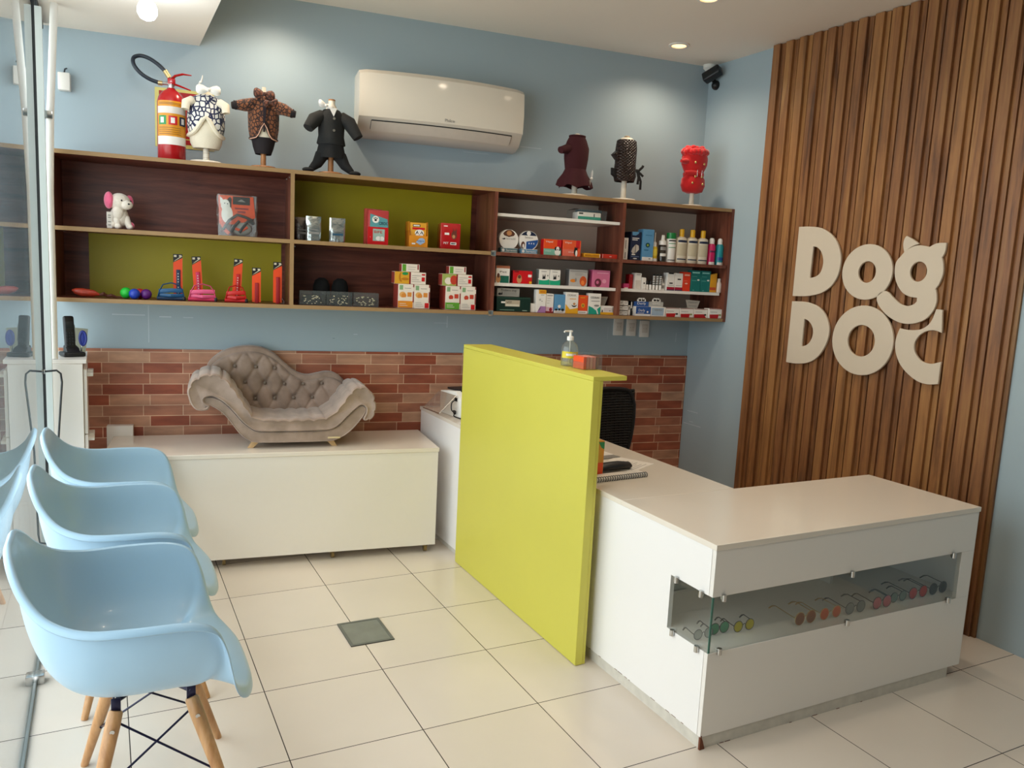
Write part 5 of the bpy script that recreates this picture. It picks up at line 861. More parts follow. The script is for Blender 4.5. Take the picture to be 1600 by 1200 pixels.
# harness in a clear pack
t = wthing('harness_pack', 'orange and black pet harness in a crumpled clear bag with a cat picture', 'pack', -2.938, 0.26, ZM)
mb = MB(orange).prism([(-0.088, 0.06), (-0.092, 0.205), (0.078, 0.205), (0.088, 0.10), (0.0, 0.06)], -0.008, 0.004, 'y'); y = -0.0085; mb.m(black).patch(-0.022, 0.062, 0.162, 0.202, y).poly([(-0.058, 0.14), (-0.03, 0.13), (-0.028, 0.19), (-0.036, 0.2), (-0.05, 0.185)], y); mb.m(white).disc(-0.058, 0.155, 0.022, 0.03, y - 0.0003).poly([(-0.084, 0.16), (-0.084, 0.198), (-0.066, 0.18)], y - 0.0003).disc(-0.05, 0.11, 0.028, 0.045, y - 0.0002)
mb.m(grey).poly([(0.0, 0.178), (0.02, 0.19), (0.042, 0.176)], y - 0.0003); mb.m(maroon).patch(-0.012, 0.055, 0.138, 0.146, y - 0.0003).patch(0.0, 0.04, 0.12, 0.13, y - 0.0003); mb.m(black).disc(-0.062, 0.165, 0.003, 0.003, y - 0.0006).disc(-0.048, 0.163, 0.003, 0.003, y - 0.0006); mb.build('printed_card', t)
mb = MB(black)
for P_ in ([(-0.07, 0.03), (-0.04, 0.08), (0.0, 0.11), (0.04, 0.10), (0.075, 0.085)], [(0.01, 0.02), (0.03, 0.05), (0.05, 0.08), (0.08, 0.07)], [(-0.03, 0.02), (-0.015, 0.05), (0.01, 0.08)]): mb.tube([(a, -0.016, b_) for a, b_ in P_], 0.007, 8, flat=(1, 0.4))
mb.m(orange).tube([(-0.08, -0.012, 0.075), (-0.06, -0.012, 0.03), (-0.04, -0.012, 0.012)], 0.009, 8, flat=(1, 0.4)).tube([(-0.01, -0.014, 0.04), (0.02, -0.014, 0.03), (0.05, -0.014, 0.05)], 0.007, 8, flat=(1, 0.4)); mb.m(mat('#9a9892', 0.6)).ball((0.02, -0.004, 0.04), (0.05, 0.01, 0.035), 14, 8); mb.build('harness', t)
mb = MB(glass_mat('crumpled_clear_bag', '#f2f4f2', 0.05, 0.08, 0.06, '#dfe2e0')); rings = []
for j in range(9):
    z = 0.21 * j / 8; th = 0.026 * (1 - 0.6 * j / 8)
    rings.append([((0.098 + random.uniform(-.004, .004)) * math.cos(2 * PI * i / 16), -0.006 + th * math.sin(2 * PI * i / 16) + random.uniform(-.003, .003), z + random.uniform(-.002, .002) * (0 < j < 8)) for i in range(16)])
mb.loft(rings).build('clear_bag', t, 15)
# ---- things on the drawer cabinet
ZC = 1.0555
t = thing('cordless_phone', 'black cordless phone standing in its charging base', 'phone', (-3.715, 0.16, ZC), 0.3)
MB(blackp).box(-0.05, 0.05, -0.045, 0.045, 0, 0.022, 0.008, 3).prism([(-0.03, 0.018), (0.045, 0.018), (0.035, 0.05), (-0.01, 0.04)], -0.03, 0.03, 'x', 0.004).build('base', t)
mb = MB(blackp); mb.T = Matrix.Translation((-0.005, 0.01, 0.022)) @ Matrix.Rotation(-0.16, 4, 'X'); mb.box(-0.024, 0.024, -0.014, 0.012, 0, 0.175, 0.010, 3); mb.m(darkm).box(-0.017, 0.017, -0.0155, -0.013, 0.11, 0.145, 0.001)
for r_ in range(5):
    for c_ in range(3): mb.box(-0.016 + 0.012 * c_, -0.008 + 0.012 * c_, -0.0158, -0.013, 0.03 + 0.014 * r_, 0.038 + 0.014 * r_, 0.001, 1)
mb.m(chrome).box(0.0215, 0.0245, -0.012, -0.0105, 0.05, 0.13); mb.build('handset', t)
t = thing('paper_card', 'pale upright card leaning behind the black phone', 'card', (-3.70, 0.27, ZC), 0.2); mb = MB(mat('#b9c0b0', 0.6, name='pale_green_card')); mb.T = Matrix.Rotation(0.12, 4, 'Y'); mb.box(-0.05, 0.04, -0.004, 0.004, 0.008, 0.13); mb.build('card', t)
t = thing('scissors', 'scissors with an oval blue handle beside the phone', 'scissors', (-3.668, 0.19, ZC))
mb = MB(mat('#2c3fa0', 0.35, name='blue_handle_plastic')); mb.tube([(0.014 * math.cos(a * PI / 10), 0, 0.085 + 0.034 * math.sin(a * PI / 10)) for a in range(21)], 0.006, 8).ball((0, 0.0, 0.085), (0.012, 0.003, 0.03), 12, 8); mb.build('handle', t)
MB(chrome).tube([(-0.004, 0, 0.05), (-0.008, 0, 0.0)], 0.005, 8, flat=(1, 0.3)).build('blade', t)
# ------------------------------------------------------------ fire extinguisher and its sign
DX = 0.22
mredx = mat('#b30f16', 0.25, coat=0.4, name='extinguisher_red')
t = wthing('fire_extinguisher', 'red fire extinguisher with a black hose standing on the wall shelf', 'fire extinguisher', -3.25, DX, ZT)
MB(mredx).lathe([(0.062, 0), (0.066, 0.006), (0.066, 0.285), (0.060, 0.31), (0.042, 0.335), (0.022, 0.348), (0.018, 0.355)], 32).build('cylinder', t)
def band(m_, z0, z1, a0, a1, r=0.0666):
    mb = MB(m_); n = 16; mb.loft([[(r * math.cos(a0 + (a1 - a0) * i / n), r * math.sin(a0 + (a1 - a0) * i / n), zz) for i in range(n + 1)] for zz in (z0, z1)], False, False, closed=False); return mb
A0, A1 = -PI * 0.86, -PI * 0.06
band(mat('#d9921a', 0.4, name='amber_label'), 0.075, 0.285, A0, A1).build('label', t)
mb = band(white, 0.075, 0.115, A0, A1, 0.0669); mb.f += []; mb.build('label_white_strip', t); band(mat('#ddd6cf', 0.4), 0.225, 0.258, A0, A1, 0.0669).build('label_white_strip', t)
for i, (m_, a) in enumerate(((green, -PI * 0.80), (red, -PI * 0.55), (navy, -PI * 0.30))):
    mb = band(m_, 0.17, 0.213, a, a + 0.62, 0.0669); mb.build('pictogram', t); band(white, 0.178, 0.205, a + 0.16, a + 0.44, 0.0672).build('pictogram_mark', t)
mb = MB(brownp)
for z in (0.155, 0.145, 0.135, 0.125, 0.268, 0.274):
    n = 10; mb.loft([[(0.0669 * math.cos(-PI * 0.8 + 1.7 * i / n), 0.0669 * math.sin(-PI * 0.8 + 1.7 * i / n), zz) for i in range(n + 1)] for zz in (z, z + 0.002)], False, False, closed=False)
mb.build('label_text_lines', t)
MB(chrome).lathe([(0.016, 0.352), (0.016, 0.368), (0.02, 0.37), (0.02, 0.392), (0.012, 0.40)], 16).tube([(-0.012, -0.004, 0.375), (-0.05, -0.008, 0.372)], 0.008, 10).lathe([(0.013, 0.0), (0.013, 0.008)], 14, (0, 0, 0)).build('valve', t)
MB(mredx).box(-0.016, 0.02, -0.022, 0.012, 0.372, 0.40, 0.004).tube([(-0.01, 0, 0.385), (0.02, -0.01, 0.415), (0.055, -0.02, 0.425), (0.095, -0.03, 0.422)], [0.011, 0.009, 0.008, 0.004], 8, flat=(0.6, 1.3)).tube([(0.0, 0, 0.38), (0.04, -0.012, 0.368), (0.09, -0.03, 0.35)], [0.01, 0.008, 0.005], 8, flat=(0.6, 1.3)).build('squeeze_lever', t)
hose = [(-0.045, -0.008, 0.372), (-0.09, -0.012, 0.382), (-0.135, -0.02, 0.405), (-0.165, -0.02, 0.44), (-0.168, -0.01, 0.475), (-0.14, 0.0, 0.492), (-0.10, 0.0, 0.485), (-0.06, -0.002, 0.462), (-0.03, -0.004, 0.435), (-0.012, -0.004, 0.41)]
MB(mat('#14202e', 0.45, name='black_rubber_hose')).tube([tuple(p) for p in catmull(hose, 5, False)], 0.0095, 12).build('hose', t)
MB(mat('#b8a070', 0.3, 0.8, name='brass_fitting')).tube([(-0.028, -0.004, 0.435), (-0.008, -0.004, 0.405)], 0.0115, 10).tube([(-0.06, -0.008, 0.373), (-0.04, -0.007, 0.373)], 0.0115, 10).build('hose_fitting', t)
o = MB(mat('#d8cf7a', 0.5, name='faded_yellow_sign')).box(-0.135, 0.155, -0.003, 0, 0, 0.30, 0.001, 1); o.m(mat('#a8181c', 0.5)).patch(-0.115, 0.14, 0.02, 0.285, -0.0035); o.m(mat('#d8c860', 0.5)).patch(0.03, 0.13, 0.09, 0.26, -0.004).patch(-0.1, 0.12, 0.045, 0.05, -0.004).patch(-0.1, 0.12, 0.065, 0.07, -0.004); o = o.build('extinguisher_sign')
put(o, -3.205, 0.0, 2.135); tag(o, 'yellow and red square sign on the wall behind the fire extinguisher', 'sign')
# ------------------------------------------------------------ dressed pet mannequins
cotton = mat('#e6dcc6', 0.95, var=0.03, scale=150, bump=0.4, sheen=0.4, name='cream_fleece')
def stand(t, wood_, base_r=0.068, h=0.16, bandc=None):
    MB(wood_).lathe([(base_r, 0), (base_r, 0.008), (base_r - 0.004, 0.012)], 32).build('stand_base', t)
    mb = MB(wood_).lathe([(0.014, 0.011), (0.0125, h * 0.5), (0.014, h)], 16)
    mb.m(bandc or wood_)
    for k_ in range(5): mb.lathe([(0.0150, 0.03 + 0.022 * k_), (0.0150, 0.0315 + 0.022 * k_)], 16)
    mb.build('stand_post', t)
def ring(z, rx, ry, dx=0.0, dy=0.0, n=32, fold=0.0, ph=0.0, kf=8, dz=0.0):
    return [((rx + fold * math.cos(kf * a + ph)) * math.cos(a) + dx, (ry + fold * math.cos(kf * a + ph)) * math.sin(a) + dy, z + dz * math.cos(kf * a + ph + 1)) for a in [2 * PI * i / n for i in range(n)]]
def bow(m_, x, y, z, s=1.0, rot=0.0):
    mb = MB(m_); c, sn = math.cos(rot), math.sin(rot)
    for sx in (-1, 1):
        R = []
        for i, (u, h_, d_) in enumerate(((0.003, 0.008, 0.006), (0.018, 0.017, 0.012), (0.032, 0.021, 0.013), (0.042, 0.016, 0.009), (0.046, 0.008, 0.004))):
            R.append([(x + s * (sx * u * c - 0 * sn), y + s * d_ * math.sin(a), z + s * (h_ * math.cos(a) + sx * u * sn) + 0.002 * math.cos(5 * a)) for a in [2 * PI * k_ / 12 for k_ in range(12)]])
        mb.loft(R)
    mb.ball((x, y - 0.008 * s, z), (0.009 * s, 0.009 * s, 0.009 * s), 12, 8); return mb
whitew = mat('#e8e0d0', 0.5, name='white_stand_paint'); pine = wood('pine_stand', '#a66a3c', '#c0834f', '#cf9862', 'Z', 0.5)
def pattern(name, c1, c2, sc=60, typ='v'):
    t = NT(name); tc = t.add('ShaderNodeTexCoord'); mp = t.add('ShaderNodeMapping'); mp.inputs['Scale'].default_value = (sc, sc, sc * 0.8); t.link(tc.outputs['Object'], mp.inputs[0])
    if typ == 'v':
        v = t.add('ShaderNodeTexVoronoi', feature='DISTANCE_TO_EDGE'); v.inputs['Scale'].default_value = 1.0; v.inputs['Randomness'].default_value = 0.75; t.link(mp.outputs[0], v.inputs['Vector']); src = v.outputs['Distance']
    else:
        v = t.add('ShaderNodeTexChecker'); v.inputs['Scale'].default_value = 1; t.link(mp.outputs[0], v.inputs['Vector']); src = v.outputs['Fac']
    r = t.add('ShaderNodeValToRGB'); r.color_ramp.interpolation = 'CONSTANT'; e = r.color_ramp.elements; e[0].color = C(c1); e[1].position = 0.12 if typ == 'v' else 0.5; e[1].color = C(c2)
    t.link(src, r.inputs['Fac']); t.link(r.outputs['Color'], t.b.inputs['Base Color']); t.b.inputs['Roughness'].default_value = 0.85; t.b.inputs['Sheen Weight'].default_value = 0.2; return t.m
MD = 0.24; g = 'dressed pet mannequins on top of the shelf'
# 1 navy and white patterned
t = wthing('pet_mannequin', 'pet mannequin in a navy and white patterned coat with a white bow', 'mannequin', -3.088, MD, ZT, 0, g); stand(t, whitew, 0.07, 0.15, mat('#b8a890', 0.6))
MB(cotton).loft([ring(0.118, 0.03, 0.03), ring(0.122, 0.058, 0.045), ring(0.135, 0.064, 0.05), ring(0.16, 0.058, 0.05), ring(0.22, 0.05, 0.045), ring(0.30, 0.045, 0.04), ring(0.345, 0.025, 0.025), ring(0.36, 0.01, 0.01)]).build('torso_form', t)
nv = pattern('navy_white_pattern', '#20264a', '#e6e2da', 50)
mb = MB(nv); rr_ = []
for z, rx, ry in ((0.135, 0.07, 0.058), (0.18, 0.077, 0.062), (0.23, 0.078, 0.06), (0.28, 0.074, 0.056), (0.32, 0.06, 0.05), (0.335, 0.035, 0.035)):
    rr = ring(z, rx, ry, fold=0.0015); rr_.append([(x, y, zz + (0.085 * math.exp(-(x / 0.035) ** 2) if (y < 0 and zz < 0.15) else (0.04 * math.exp(-(x / 0.035) ** 2) if (y < 0 and zz < 0.2) else 0))) for x, y, zz in rr])
mb.loft(rr_, False, False).build('coat', t, 60)
mb = MB(cotton); hem = rr_[0]; mb.tube([hem[i % 32] for i in range(33)], 0.010, 8); mb.loft([ring(0.075, 0.055, 0.045, dy=0.01), ring(0.10, 0.066, 0.052, dy=0.008), ring(0.14, 0.07, 0.055, dy=0.006)], False, False); mb.build('fleece_trim', t)
for sx in (-1, 1): MB(cotton).tube([(0.055 * sx, -0.03, 0.30), (0.08 * sx, -0.045, 0.285), (0.084 * sx, -0.05, 0.25)], [0.022, 0.02, 0.016], 12, False).build('sleeve', t)
bow(whitep, 0.01, -0.045, 0.355, 1.1, 0.0).build('bow', t); bow(whitep, -0.022, -0.03, 0.392, 0.6, 1.2).build('bow', t); t.scale = (1.14, 1.1, 1)
# 2 brown patterned
t = wthing('pet_mannequin', 'pet mannequin in a brown patterned coat with outstretched sleeves', 'mannequin', -2.81, MD, ZT, 0, g); stand(t, pine, 0.066, 0.16)
MB(cotton).loft([ring(0.135, 0.025, 0.025), ring(0.14, 0.042, 0.036), ring(0.155, 0.05, 0.042), ring(0.20, 0.05, 0.045), ring(0.32, 0.04, 0.035), ring(0.37, 0.012, 0.012), ring(0.41, 0.010, 0.010)]).build('torso_form', t)
bp2 = pattern('brown_coat_pattern', '#2d1712', '#85502f', 60)
rr_ = []
for z, rx, ry in ((0.15, 0.066, 0.052), (0.20, 0.074, 0.055), (0.26, 0.076, 0.055), (0.31, 0.076, 0.052), (0.345, 0.055, 0.045), (0.365, 0.03, 0.03)):
    rr = ring(z, rx, ry, fold=0.002); rr_.append([(x, y, zz + (0.075 * math.exp(-(x / 0.022) ** 2) if (y < 0 and zz < 0.17) else (0.05 * math.exp(-(x / 0.02) ** 2) if (y < 0 and zz < 0.22) else 0))) for x, y, zz in rr])
MB(bp2).loft(rr_, False, False).build('coat', t, 60)
MB(mat('#1a1216', 0.8, name='dark_trim_knit')).loft([ring(0.075, 0.04, 0.035, dy=0.012), ring(0.11, 0.052, 0.042, dy=0.01), ring(0.155, 0.062, 0.05, dy=0.006)], False, False).tube([rr_[0][i % 32] for i in range(33)], 0.006, 8).build('trim', t)
mb = MB(mat('#d8a890', 0.7)); mb.tube([(p[0] * 1.04, p[1] * 1.1 - 0.001, p[2] - 0.004) for p in [rr_[0][i % 32] for i in range(17, 32)]], 0.003, 6); mb.build('striped_edge', t)
MB(mat('#20131a', 0.8)).prism([(-0.004, 0.18), (0.004, 0.18), (0.012, 0.33), (-0.008, 0.33)], -0.058, -0.05, 'y').build('front_placket', t)
for sx, dz in ((-1, 0.0), (1, -0.01)):
    MB(bp2).tube([(0.05 * sx, -0.01, 0.315), (0.10 * sx, -0.03, 0.305), (0.135 * sx, -0.035, 0.30 + dz)], [0.036, 0.030, 0.022], 14).build('sleeve', t)
    MB(mat('#1a1216', 0.8)).tube([(0.133 * sx, -0.035, 0.30 + dz), (0.157 * sx, -0.038, 0.296 + dz)], [0.023, 0.017], 12).tube([(0.139 * sx, -0.036, 0.30 + dz), (0.144 * sx, -0.036, 0.299 + dz)], 0.0235, 12).build('cuff', t)
bow(pattern('brown_bow', '#3a2018', '#7a4632', 60), 0.0, -0.05, 0.365, 1.15, -0.1).build('bow', t); bow(pattern('brown_bow2', '#3a2018', '#7a4632', 60), 0.03, -0.062, 0.325, 0.8, 0.2).build('bow', t); t.scale = (1.0, 1.1, 1)
# 3 dark jacket with skirt and legs
t = wthing('pet_mannequin', 'pet mannequin in a black jacket and trousers with a white collar', 'mannequin', -2.465, MD, ZT, 0, g); stand(t, pine, 0.062, 0.36)
MB(whitew).loft([ring(0.30, 0.03, 0.025), ring(0.34, 0.03, 0.025), ring(0.365, 0.016, 0.016), ring(0.385, 0.016, 0.016)]).build('torso_form', t); MB(pine).lathe([(0.017, 0.383), (0.017, 0.39)], 16).build('neck_cap', t)
jk = mat('#1b1c1c', 0.9, var=0.1, scale=120, bump=0.3, sheen=0.0, name='black_wool'); jk2 = mat('#111213', 0.9, var=0.1, scale=120, bump=0.3, name='black_skirt')
MB(jk).loft([ring(0.155, 0.066, 0.05, fold=.002), ring(0.16, 0.07, 0.053, fold=.002), ring(0.20, 0.062, 0.05, fold=.002), ring(0.26, 0.066, 0.05), ring(0.31, 0.064, 0.048), ring(0.335, 0.04, 0.036)], False, False).build('jacket', t, 60)
MB(white).prism([(-0.018, 0.338), (0.02, 0.338), (0.004, 0.295)], -0.052, -0.047, 'y').build('shirt_front', t)
mb = bow(white, -0.03, -0.02, 0.352, 0.85, -0.35); mb.build('collar_bow', t)
for z in (0.285, 0.225): MB(chrome).lathe([(0.0065, 0), (0.0065, 0.003)], 14).build('button', t).matrix_local = Matrix.Translation((0.006, -0.05, z)) @ Matrix.Rotation(PI / 2, 4, 'X')
MB(jk2).loft([ring(0.085, 0.073, 0.052, fold=.003), ring(0.12, 0.068, 0.05, fold=.002), ring(0.165, 0.06, 0.045)], False, False).build('skirt', t, 60)
for sx, e in ((-1, (-0.118, -0.04, 0.225)), (1, (0.128, -0.04, 0.20))):
    MB(jk).tube([(0.045 * sx, 0, 0.30), (0.085 * sx, -0.02, 0.275), e], [0.034, 0.036, 0.026], 14).build('sleeve', t)
    MB(jk2).tube([(0.045 * sx, 0, 0.10), (0.07 * sx, -0.02, 0.05), (0.10 * sx, -0.035, 0.02)], [0.034, 0.026, 0.016], 12).ball((0.115 * sx, -0.045, 0.013), (0.03, 0.02, 0.013), 14, 8).build('trouser_leg', t)
t.scale = (1.06, 1.1, 1)
# 4 burgundy dress
t = wthing('pet_mannequin', 'pet mannequin in a burgundy dress with a frilled hem', 'mannequin', -1.03, MD, ZT, 0, g); stand(t, whitew, 0.066, 0.34); bur = mat('#3a0610', 0.9, var=0.08, scale=150, bump=0.2, sheen=0.0, name='burgundy_knit')
MB(whitew).loft([ring(0.32, 0.03, 0.03), ring(0.352, 0.026, 0.026), ring(0.366, 0.008, 0.008)]).build('torso_form', t)
MB(bur).loft([ring(0.155, 0.052, 0.045), ring(0.22, 0.060, 0.05), ring(0.28, 0.062, 0.05), ring(0.325, 0.048, 0.042), ring(0.35, 0.037, 0.035)], False, False).tube([(x, y, z) for x, y, z in ring(0.35, 0.037, 0.035) + [ring(0.35, 0.037, 0.035)[0]]], 0.005, 8).build('dress', t, 60)
MB(bur).loft([ring(0.055, 0.088, 0.07, fold=.011, kf=6, dz=.008), ring(0.09, 0.082, 0.064, fold=.009, kf=6), ring(0.13, 0.062, 0.052, fold=.004, kf=6), ring(0.16, 0.052, 0.045)], False, False).build('frill', t, 70)
MB(bur).tube([(-0.045, -0.01, 0.275), (-0.075, -0.03, 0.262), (-0.098, -0.038, 0.255)], [0.028, 0.024, 0.02], 12).build('sleeve', t)
mb = bow(white, 0.07, -0.03, 0.11, 0.9, 1.4); mb.build('bow', t); t.scale = (1.25, 1.15, 1)
# 5 brown quilted
t = wthing('pet_mannequin', 'pet mannequin in a dark brown quilted vest with a black ribbon', 'mannequin', -0.70, MD, ZT, 0, g); stand(t, whitew, 0.066, 0.35); 
q = NT('brown_quilted'); tcq = q.add('ShaderNodeTexCoord'); mpq = q.add('ShaderNodeMapping'); mpq.inputs['Rotation'].default_value = (0, PI / 4, 0); q.link(tcq.outputs['Object'], mpq.inputs[0]); wv = q.add('ShaderNodeTexWave', wave_type='BANDS', bands_direction='X'); wv.inputs['Scale'].default_value = 26; w2 = q.add('ShaderNodeTexWave', wave_type='BANDS', bands_direction='Z'); w2.inputs['Scale'].default_value = 26
q.link(mpq.outputs[0], wv.inputs['Vector']); q.link(mpq.outputs[0], w2.inputs['Vector']); mq = q.add('ShaderNodeMath', operation='MULTIPLY'); q.link(wv.outputs['Fac'], mq.inputs[0]); q.link(w2.outputs['Fac'], mq.inputs[1]); bq = q.add('ShaderNodeBump'); bq.inputs['Distance'].default_value = 0.006; q.link(mq.outputs[0], bq.inputs['Height']); q.link(bq.outputs['Normal'], q.b.inputs['Normal']); q.b.inputs['Base Color'].default_value = C('#2a1a14'); q.b.inputs['Roughness'].default_value = 0.38
MB(q.m).loft([ring(0.115, 0.052, 0.045, dz=.0), ring(0.15, 0.062, 0.05), ring(0.22, 0.056, 0.048), ring(0.30, 0.058, 0.048), ring(0.355, 0.053, 0.045), ring(0.362, 0.046, 0.04)], False, False).build('vest', t, 60)
MB(whitew).loft([ring(0.30, 0.035, 0.03), ring(0.36, 0.042, 0.036), ring(0.374, 0.028, 0.024), ring(0.378, 0.012, 0.012)]).build('torso_form', t); MB(mat('#a89478', 0.6)).ball((0.0, 0, 0.382), (0.016, 0.016, 0.007), 12, 6).build('neck_cap', t)
MB(blackp).prism([(-0.052, 0.13), (-0.08, 0.15), (-0.082, 0.19), (-0.055, 0.185)], -0.02, 0.0, 'y', 0.003).build('side_strap', t)
mb = MB(black)
for P_ in ([(0.045, -0.045, 0.19), (0.055, -0.052, 0.14), (0.052, -0.052, 0.10)], [(0.05, -0.045, 0.18), (0.07, -0.05, 0.12), (0.07, -0.05, 0.07)], [(0.05, -0.048, 0.175), (0.075, -0.05, 0.205), (0.078, -0.05, 0.215)], [(0.045, -0.048, 0.18), (0.065, -0.05, 0.165), (0.082, -0.05, 0.15)]): mb.tube(P_, 0.007, 8, flat=(1, 0.25))
mb.build('ribbon', t); mb = MB(q.m).prism([(-0.05, 0.30), (-0.078, 0.27), (-0.05, 0.235)], -0.03, 0.02, 'y', 0.004); mb.build('armhole_flap', t); t.scale = (1.2, 1.1, 1)
# 6 red coat
t = wthing('pet_mannequin', 'pet mannequin in a bright red coat with a fluffy collar and gold buttons', 'mannequin', -0.213, MD, ZT, 0, g); stand(t, whitew, 0.064, 0.14); rc = mat('#c80d12', 0.85, var=0.06, scale=100, bump=0.3, sheen=0.3, name='red_wool'); rf = mat('#d61218', 1.0, var=0.12, scale=160, bump=1.0, sheen=0.6, name='red_fluff')
MB(rc).loft([ring(0.085, 0.03, 0.03), ring(0.095, 0.06, 0.045), ring(0.13, 0.073, 0.055), ring(0.17, 0.07, 0.054), ring(0.192, 0.055, 0.046), ring(0.21, 0.055, 0.046), ring(0.26, 0.078, 0.055), ring(0.30, 0.08, 0.056), ring(0.335, 0.07, 0.052)]).build('coat', t, 60)
mb = MB(rf)
for i in range(22):
    a = 2 * PI * i / 22; mb.ball((0.066 * math.cos(a), 0.05 * math.sin(a), 0.335 + random.uniform(-.004, .006)), (0.02, 0.018, 0.022), 9, 6)
for i in range(14):
    a = 2 * PI * i / 14; mb.ball((0.045 * math.cos(a), 0.034 * math.sin(a), 0.358 + random.uniform(-.004, .008)), (0.018, 0.016, 0.014), 8, 5)
mb.ball((0, 0, 0.35), (0.045, 0.035, 0.015), 14, 6); mb.build('fluffy_collar', t, 80)
mb = MB(rc).tube([(x, y * 1.04, 0.20) for x, y, z in ring(0.2, 0.058, 0.049) + [ring(0.2, 0.058, 0.049)[0]]], 0.012, 8, flat=(1, 0.35)); mb.tube([(0.0, -0.056, 0.202), (-0.05, -0.06, 0.204), (-0.088, -0.055, 0.20)], [0.014, 0.015, 0.012], 8, flat=(1, 0.3)); mb.build('belt', t)
MB(rc).tube([(-0.06, -0.02, 0.275), (-0.088, -0.035, 0.272), (-0.108, -0.04, 0.27)], [0.02, 0.016, 0.010], 10).build('sleeve', t)
for x, z in ((-0.025, 0.268), (0.032, 0.262), (-0.02, 0.182), (0.022, 0.184), (-0.035, 0.143), (0.03, 0.14)): MB(mat('#e2c07a', 0.25, 0.7, name='gold_button')).ball((x, -0.056 - 0.0 * z, z), (0.0062, 0.005, 0.0085), 12, 8).build('button', t)
MB(chrome).tube([(-0.012, -0.061, 0.182), (-0.012, -0.061, 0.222)], 0.0015, 6).tube([(0.018, -0.061, 0.182), (0.018, -0.061, 0.222)], 0.0015, 6).build('buckle', t); t.scale = (1.12, 1.05, 1)
# ------------------------------------------------------------ things on the reception screen
ZP = 1.1885
t = thing('sanitizer_bottle', 'clear pump bottle with a yellow label on the green ledge', 'bottle', (-1.806, -1.40, ZP))
MB(glass_mat('clear_pet', '#f6f8f4', 0.04, 0.02, 0.08, '#e8ecea')).lathe([(0.034, 0), (0.036, 0.004), (0.036, 0.075), (0.030, 0.092), (0.014, 0.104), (0.013, 0.112)], 28).build('body', t)
MB(glass_mat('clear_gel', '#f2f2e4', 0.0, 0.1, 0.12, '#e4e4d4')).lathe([(0.033, 0.002), (0.034, 0.05)], 24).build('gel', t)
mb = MB(mat('#d9c51c', 0.4, name='yellow_label')); n = 14; mb.loft([[(0.0365 * math.cos(a), 0.0365 * math.sin(a), zz) for a in [-PI * 1.0 + PI * 0.9 * i / n for i in range(n + 1)]] for zz in (0.034, 0.062)], False, False, closed=False); mb.m(white); mb.loft([[(0.037 * math.cos(a), 0.037 * math.sin(a), zz) for a in [-PI * 0.8 + PI * 0.4 * i / n for i in range(n + 1)]] for zz in (0.044, 0.054)], False, False, closed=False); mb.build('label', t)
MB(whitep).lathe([(0.0145, 0.108), (0.0145, 0.124), (0.006, 0.127), (0.005, 0.142), (0.009, 0.143), (0.009, 0.150)], 18).tube([(0, 0, 0.147), (-0.03, -0.006, 0.147), (-0.036, -0.007, 0.144)], 0.004, 8).tube([(0, 0, 0.108), (0, 0, 0.01)], 0.002, 6).build('pump', t)
t = thing('card_holder', 'small clear holder full of orange and pink cards on the green ledge', 'card holder', (-1.785, -1.505, ZP), 0.05)
mb = MB(clear)
for qd in ((-0.045, 0.05, -0.042, -0.0405, 0, 0.05), (-0.045, -0.0435, -0.0405, 0.042, 0, 0.03), (0.0485, 0.05, -0.0405, 0.042, 0, 0.062), (-0.045, 0.05, 0.042, 0.0435, 0, 0.065)): mb.box(*qd)
mb.build('holder', t)
for i in range(5): MB([orange, mat('#d98a7c', 0.4), mat('#e0a090', 0.4), mat('#d98a7c', 0.4), mat('#8a5a3c', 0.5)][i]).box(-0.041 + 0.016 * i, -0.028 + 0.016 * i, -0.038, 0.038, 0.001, 0.052 + 0.001 * (i % 2)).build('card_stack', t)
# ------------------------------------------------------------ things on the desk
ZD = 0.7235
t = thing('spiral_notebook', 'white spiral notebook on the counter beside the green screen', 'notebook', (-1.63, -1.605, ZD), 0.07)
MB(white).box(-0.14, 0.14, 0.004, 0.075, 0, 0.014, 0.002).build('pages', t)
mb = MB(mat('#55585c', 0.4, 0.3, name='dark_wire_coil'))
for i in range(22): x = -0.13 + 0.0125 * i; mb.tube([(x, 0.008 + 0.011 * math.cos(a * PI / 6), 0.010 + 0.010 * math.sin(a * PI / 6)) for a in range(12)] + [(x, 0.019, 0.010)], 0.0019, 5)
mb.build('spiral', t)
t = thing('telephone_handset', 'black handset lying behind the spiral notebook', 'phone', (-1.575, -1.455, ZD), 0.12)
MB(blackp).tube([(-0.09, 0, 0.018), (-0.05, 0, 0.022), (0.03, 0, 0.022), (0.085, 0, 0.017), (0.10, 0, 0.012)], [0.02, 0.026, 0.026, 0.022, 0.01], 14, flat=(0.7, 1.1)).build('body', t)
t = thing('snack_carton', 'yellow carton with fruit picture standing against the green screen', 'box', (-1.70, -1.495, ZD), 0.0)
mb = MB(mat('#d9962c', 0.4, name='fruit_carton')).box(-0.035, 0.02, -0.03, 0.025, 0, 0.155, 0.001); mb.m(green).poly([(-0.01, 0.15), (0.02, 0.15), (0.02, 0.118), (0.005, 0.125)], -0.0306); mb.m(orange).patch(-0.03, 0.018, 0.002, 0.06, -0.0306); mb.m(banana).disc(-0.002, 0.09, 0.014, 0.028, -0.0309); mb.build('carton', t)
t = thing('paper_sheets', 'loose white sheets with print on the counter', 'paper', (-1.46, -1.38, ZD), 0.5)
mb = MB(white); mb.box(-0.10, 0.12, -0.09, 0.10, 0, 0.0012); mb.T = Matrix.Rotation(0.5, 4, 'Z'); mb.box(-0.12, 0.06, 0.0, 0.14, 0.0013, 0.0022); mb.m(grey); mb.T = None
for i in range(9): mb.box(-0.08, 0.08 - 0.02 * (i % 3), -0.07 + 0.015 * i, -0.067 + 0.015 * i, 0.0012, 0.0014)
mb.build('sheets', t)
